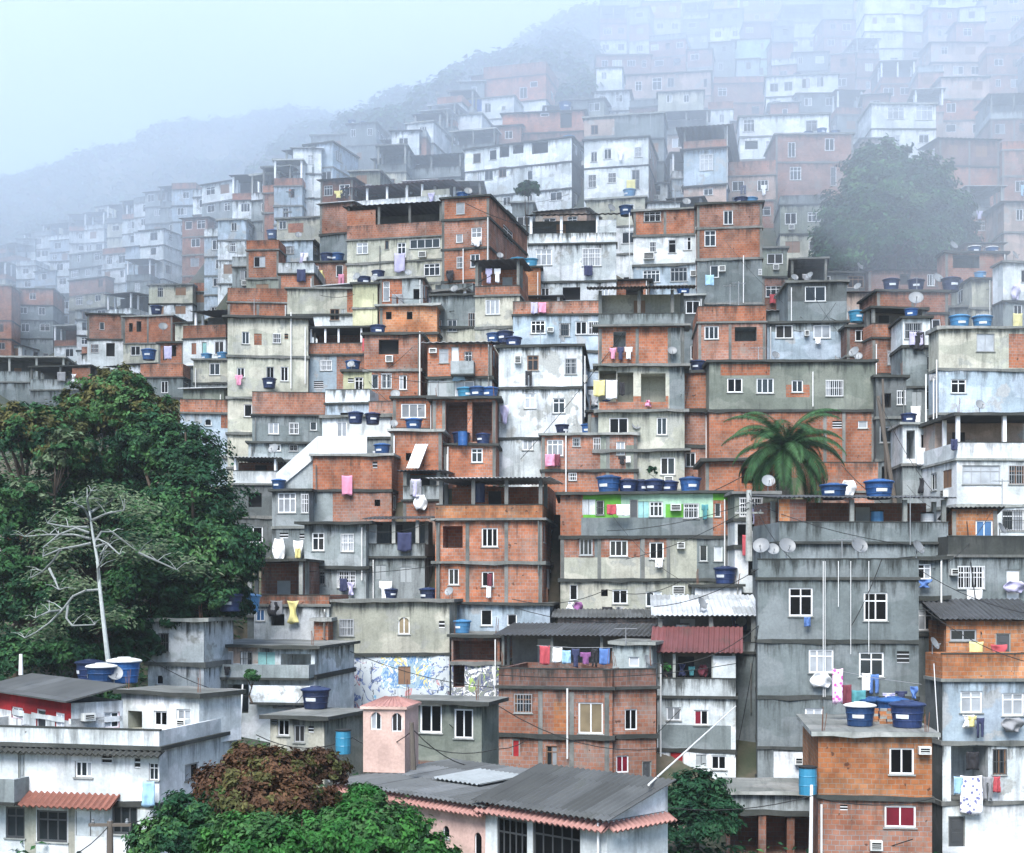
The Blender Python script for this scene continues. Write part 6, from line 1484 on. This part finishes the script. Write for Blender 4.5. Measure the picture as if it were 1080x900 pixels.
for i_, (lab, a_, b_2) in enumerate([('upper wire crossing the pale loggia house', (386, 560, 86), (460, 548, 82)), ('lower wire crossing the pale loggia house', (300, 600, 86), (462, 596, 82)), ('wire over the tin roof of the white shed', (690, 640, 71), (800, 600, 65)),
        ('wire from the red metal roof to the weathered brick terrace', (776, 700, 68), (526, 712, 66)), ('wire down the cream slot house', (800, 660, 65.5), (775, 800, 69)), ('wire beside the hung washing to the brick shack', (972, 640, 64), (1090, 700, 60)),
        ('wire sagging over the rock frame', (690, 850, 54), (862, 838, 53.5)), ('wire over the brick shack roof', (968, 600, 69), (1090, 648, 65)), ('wire from the green balcony to the concrete pole', (640, 560, 83.5), (790, 530, 78.8)), ('second wire from the green balcony storey to the concrete pole', (660, 590, 83.5), (790, 536, 78.8)),
        ('wire from the concrete pole over the grey parapet', (790, 528, 78.8), (960, 575, 65.5)), ('wire in front of the grey green house by the tower', (430, 780, 58), (524, 790, 58)), ('wire from the brick strip to the cream house', (338, 700, 77), (290, 765, 59.5)), ('wire across the old concrete house', (150, 690, 68), (262, 735, 66))]): cable(lab, a_, b_2, r=.018, sag=.35)
# loose bricks on the flat roof
h = HOUSES['tank_brick']; root = empty('brick_stack', h.spot(931, 3.2)); tag(root, 'stack of loose hollow bricks between the roof tanks', 'bricks'); root.rotation_euler = (0, 0, R(-7))
for j in range(6):
    b = MB()
    for i in range(3):
        xo = rnd.uniform(-.03, .03); b.box(-.45 + i * .31 + xo, -.17 + i * .31 + xo, -.1, .1, j * .105, j * .105 + .1, 'o' if (i + j) % 3 else 'light_concrete')
    b.build('brick_row', root)
# blue pieces of plastic sheeting and drums
def drum(label, key, x, v, mat, s=1.0, z=None):
    h = HOUSES[key]; b = MB(); b.lathe([(0, 0), (.28, 0), (.29, .28), (.30, .30), (.29, .32), (.29, .58), (.30, .60), (.29, .62), (.28, .88), (0, .88)], mat, 14); root = empty('plastic_drum', h.spot(x, v, None if z is None else h.zz(z, h.uu(x, v), v))); root.scale = (s,) * 3; tag(root, label, 'drum'); b.build('drum_body', root)
    b = MB(); b.lathe([(.30, .86), (.31, .90), (.24, .92), (0, .92)], 'black', 14); b.build('lid', root)
drum('teal bucket like drum beside the standpipe', 'tank_brick', 852, -.4, 'tank_teal', 1.2, 838)
drum('pale teal drum beside the steps of the low cream house', 'cream_low', 362, -.3, 'tank_teal', 1.1, 795)
drum('blue barrel lying among the screened brick windows', 'grey_window_brick', 488, -.4, 'tank_blue', 1.1, 470)
drum('dark blue drum under the white canopy of the orange house', 'orange_frame', 505, 1.6, 'tank_navy', 1.3, 530)
drum('white drum inside the open white roofed shed', 'shed', 720, 1.5, 'pvc', 1.2, 680)
drum('grey drum under the dark roofed terrace', 'terrace_dark', 925, 1.2, 'tank_pale', 1.2, 560)
drum('white drum under the dark roofed terrace near its right post', 'terrace_dark', 978, 1.0, 'pvc', 1.2, 562)
# chute made of white sheet on the brick house
h = HOUSES['chute_house']; u = h.uu(440, -.8); z0, z1 = h.zz(495, u), h.zz(469, u); root = empty('sheet_chute', h.world(u, -.8, z0)); root.rotation_euler = (0, 0, R(h.yaw)); tag(root, 'white sheet metal chute leaning on the brick house', 'chute')
b = MB(); dz = z1 - z0; w_ = .42
for s0_, s1_, x in ((-.02, .02, 0),): b.wave_sheet((-w_ - .3, -.1, 0), (w_ - .3, -.1, 0), (-w_ + .25, .5, dz), (w_ + .25, .5, dz), 'pvc', pitch=.2, amp=.02, thick=.03)
b.build('sheet', root); b = MB(); b.tube([(w_ - .3, .1, 0), (w_ + .25, .6, dz)], .03, 'steel', 5); b.build('brace', root)

# ------------------------------------------------------------------ more washing, tanks and wires on the houses that have none yet
mr_ = random.Random(99)
withcl = {a[0] for a in CL}
CC = {'cloth_white': 'white', 'cloth_navy': 'navy', 'cloth_red': 'red', 'cloth_pink': 'pink', 'cloth_sky': 'light blue', 'cloth_yellow': 'yellow', 'cloth_black': 'black', 'cloth_lilac': 'lilac', 'cloth_teal': 'teal', 'cloth_grey': 'grey'}
SN = {'sheet': 'towel', 'shirt': 'shirt', 'trousers': 'trousers', 'bundle': 'bundle of clothes'}
seen_short = {}
for s in SPECS: seen_short[s.short] = seen_short.get(s.short, 0) + 1
for s in SPECS:
    if not s.short or seen_short[s.short] > 1 or s.parent or s.key in withcl or s.D > 165 or s.key in ('chapel', 'hall', 'rock_frame', 'shed', 'cream_low', 'green_grey', 'mural_grey_wall', 'brick_slot', 'grey_strip', 'mural_house', 'white_compound'): continue
    if mr_.random() < .42:
        for k in range(mr_.choice([1, 2, 2, 3])):
            m_ = mr_.choice(list(CC) + ['cloth_white', 'cloth_navy', 'cloth_grey', 'cloth_black', 'cloth_white', 'cloth_sky', 'cloth_grey']); sp = mr_.choice(['sheet', 'sheet', 'shirt', 'trousers', 'bundle']); pw = mr_.uniform(.55, 1.0) * F / s.D; ph_ = mr_.uniform(.8, 1.3) * F / s.D
            x = mr_.uniform(s.x0 + pw, max(s.x0 + pw + 1, s.x1 - pw)); j = mr_.randrange(len(s.codes)); yy = s.lines[j] + (s.lines[j + 1] - s.lines[j]) * mr_.uniform(.35, .6)
            lab = f'{CC[m_]} {SN[sp]} hanging on {s.short}'
            if lab in used or len(lab.split()) > 16: continue
            used.add(lab); cloth(s.key, x - pw / 2, yy, x + pw / 2, yy + ph_, m_, lab, sp)
hastank = {k[2] for k in ACC if k[0] == 'water tank'}
for s in SPECS:
    if not s.short or seen_short[s.short] > 1 or s.parent or s.key in hastank or s.D > 200 or s.key in ('chapel', 'hall', 'terrace_mid', 'mural_house', 'two_white_left', 'two_white_right') or s.D < 72: continue
    if mr_.random() < .42:
        hasT_ = 'T' in s.codes
        if s.roof != 'slab' and not s.codes[0].startswith('P'): continue
        c_ = mr_.choice('bbbnnnpw'); k_ = mr_.choice([1, 1, 2, 3])
        x = mr_.uniform(s.x0 + .1 * (s.x1 - s.x0), s.x0 + .5 * (s.x1 - s.x0))
        for q in range(k_):
            if x > s.x1 - .6 * F / s.D: break
            if len((TNAME[c_] + ' water tank leftmost on the roof of ' + s.short).split()) <= 16: tank(s.key, x, mr_.uniform(.9, 2.0), c_, mr_.uniform(.85, 1.1))
            x += 1.5 * F / s.D
    if mr_.random() < .3 and s.D < 150 and len(s.short.split()) < 11: dish(s.key, mr_.uniform(s.x0, s.x1), .5, mr_.uniform(1.1, 1.6))
near_ = [s for s in NAMED if not s.parent and s.D < 130 and s.key not in ('chapel', 'hall')]
for _ in range(46):
    a_ = mr_.choice(near_); b2 = sorted(near_, key=lambda s: abs(s.x0 - a_.x1) + abs(s.lines[0] - a_.lines[0]) + abs(s.D - a_.D) * 6)[mr_.randrange(1, 6)]
    lab = f'cable slung from {a_.short} to {b2.short}'
    if lab in used or len(lab.split()) > 16 or a_.short == b2.short: continue
    if abs(a_.D - b2.D) > 14 or abs(a_.x0 - b2.x0) > 170: continue
    used.add(lab)
    ya = mr_.uniform(a_.lines[0], a_.lines[-1]); yb_ = mr_.uniform(b2.lines[0], b2.lines[-1]); xa = mr_.uniform(a_.x0, a_.x1); xb = mr_.uniform(b2.x0, b2.x1)
    pa = a_.world(a_.uu(xa, -.35), -.35, 0); pb_ = b2.world(b2.uu(xb, -.35), -.35, 0)
    cable(lab, (xa, ya, pa.y), (xb, yb_, pb_.y), r=mr_.choice([.014, .02, .028]), sag=mr_.uniform(.2, .9), mat='black')

# ------------------------------------------------------------------ labels of roof things
for (what, colour, key, prep, grp), lst in ACC.items():
    lst.sort(key=lambda t: t[0]); n_ = len(lst); sh = HOUSES[key].short; sh = sh if sh.startswith('the ') else 'the ' + sh
    for i, (x, o) in enumerate(lst):
        if n_ == 1: lab = f'{colour} {what} {prep} {sh}'
        elif n_ in ORD: lab = f'{ORD[n_][i]} {colour} {what} {prep} {sh}' if n_ <= 3 else f'{ORD[n_][i]} {colour} {what} from the left {prep} {sh}'
        else: lab = f'{colour} {what} {prep} {sh}'
        tag(o, lab, 'water tank' if what == 'water tank' else 'satellite dish', grp)
for lab, lst in LABELS.items():
    if len(lst) > 1: print('DUPLICATE LABEL', lab, len(lst))
# ------------------------------------------------------------------ light, air, camera
w = bpy.data.worlds.new('World'); scene.world = w; w.use_nodes = True
wn = w.node_tree; bg = wn.nodes['Background']
sky = wn.nodes.new('ShaderNodeTexSky'); sky.sky_type = 'NISHITA'; sky.sun_disc = False
SUN_EL, SUN_AZ = R(52), R(196)                 # azimuth clockwise from +Y: behind the camera and to its left
sky.sun_elevation = SUN_EL; sky.sun_rotation = SUN_AZ
sky.air_density = .9; sky.dust_density = .8; sky.ozone_density = 2.0
wn.links.new(sky.outputs[0], bg.inputs[0]); bg.inputs[1].default_value = .092
ld = bpy.data.lights.new('sun', 'SUN'); ld.energy = 2.6; ld.angle = R(32); ld.color = (1, .98, .95)
lo = bpy.data.objects.new('sun', ld); COL.objects.link(lo)
dv = Vector((math.sin(SUN_AZ) * math.cos(SUN_EL), math.cos(SUN_AZ) * math.cos(SUN_EL), math.sin(SUN_EL)))
lo.rotation_euler = dv.to_track_quat('Z', 'Y').to_euler(); lo.location = (0, -40, 120)

def air(name, dens, col):
    m = bpy.data.materials.new(name); m.use_nodes = True; n = m.node_tree; n.nodes.clear()
    o = n.nodes.new('ShaderNodeOutputMaterial'); v = n.nodes.new('ShaderNodeVolumePrincipled')
    v.inputs['Color'].default_value = (*col, 1); v.inputs['Density'].default_value = dens; v.inputs['Anisotropy'].default_value = 0.2
    n.links.new(v.outputs[0], o.inputs['Volume']); M[name] = m
if FOG:
    air('haze_air', HAZE_D, (.83, .91, 1.0)); air('mist_air', MIST_D, (.83, .91, 1.0))
    hb = MB(); hb.box(-600, 600, -60, 640, -32, 235, 'haze_air'); ho = hb.build('haze'); tag(ho, 'thin pale blue haze lying over the whole hillside', 'haze', kind='stuff')
    mist(MIST)
cam = bpy.data.cameras.new('camera'); co = bpy.data.objects.new('camera', cam); COL.objects.link(co)
co.location = (0, 0, CZ); co.rotation_euler = (R(90), 0, 0)
cam.sensor_width = 36; cam.lens = 50; cam.shift_y = (HY - 450) / 1080; cam.clip_start = .5; cam.clip_end = 4000
scene.camera = co
vs = scene.view_settings; vs.view_transform = 'Standard'; vs.look = 'None'; vs.gamma = 1; vs.use_curve_mapping = False
scene.display_settings.display_device = 'sRGB'
vs.exposure = EXPOSURE
c = scene.cycles
c.use_denoising = True
try: c.denoiser = 'OPENIMAGEDENOISE'
except Exception: pass
c.use_adaptive_sampling = True; c.adaptive_threshold = .02
c.max_bounces = 10; c.diffuse_bounces = 3; c.glossy_bounces = 2; c.transmission_bounces = 2; c.volume_bounces = 10; c.transparent_max_bounces = 4
c.caustics_reflective = False; c.caustics_refractive = False
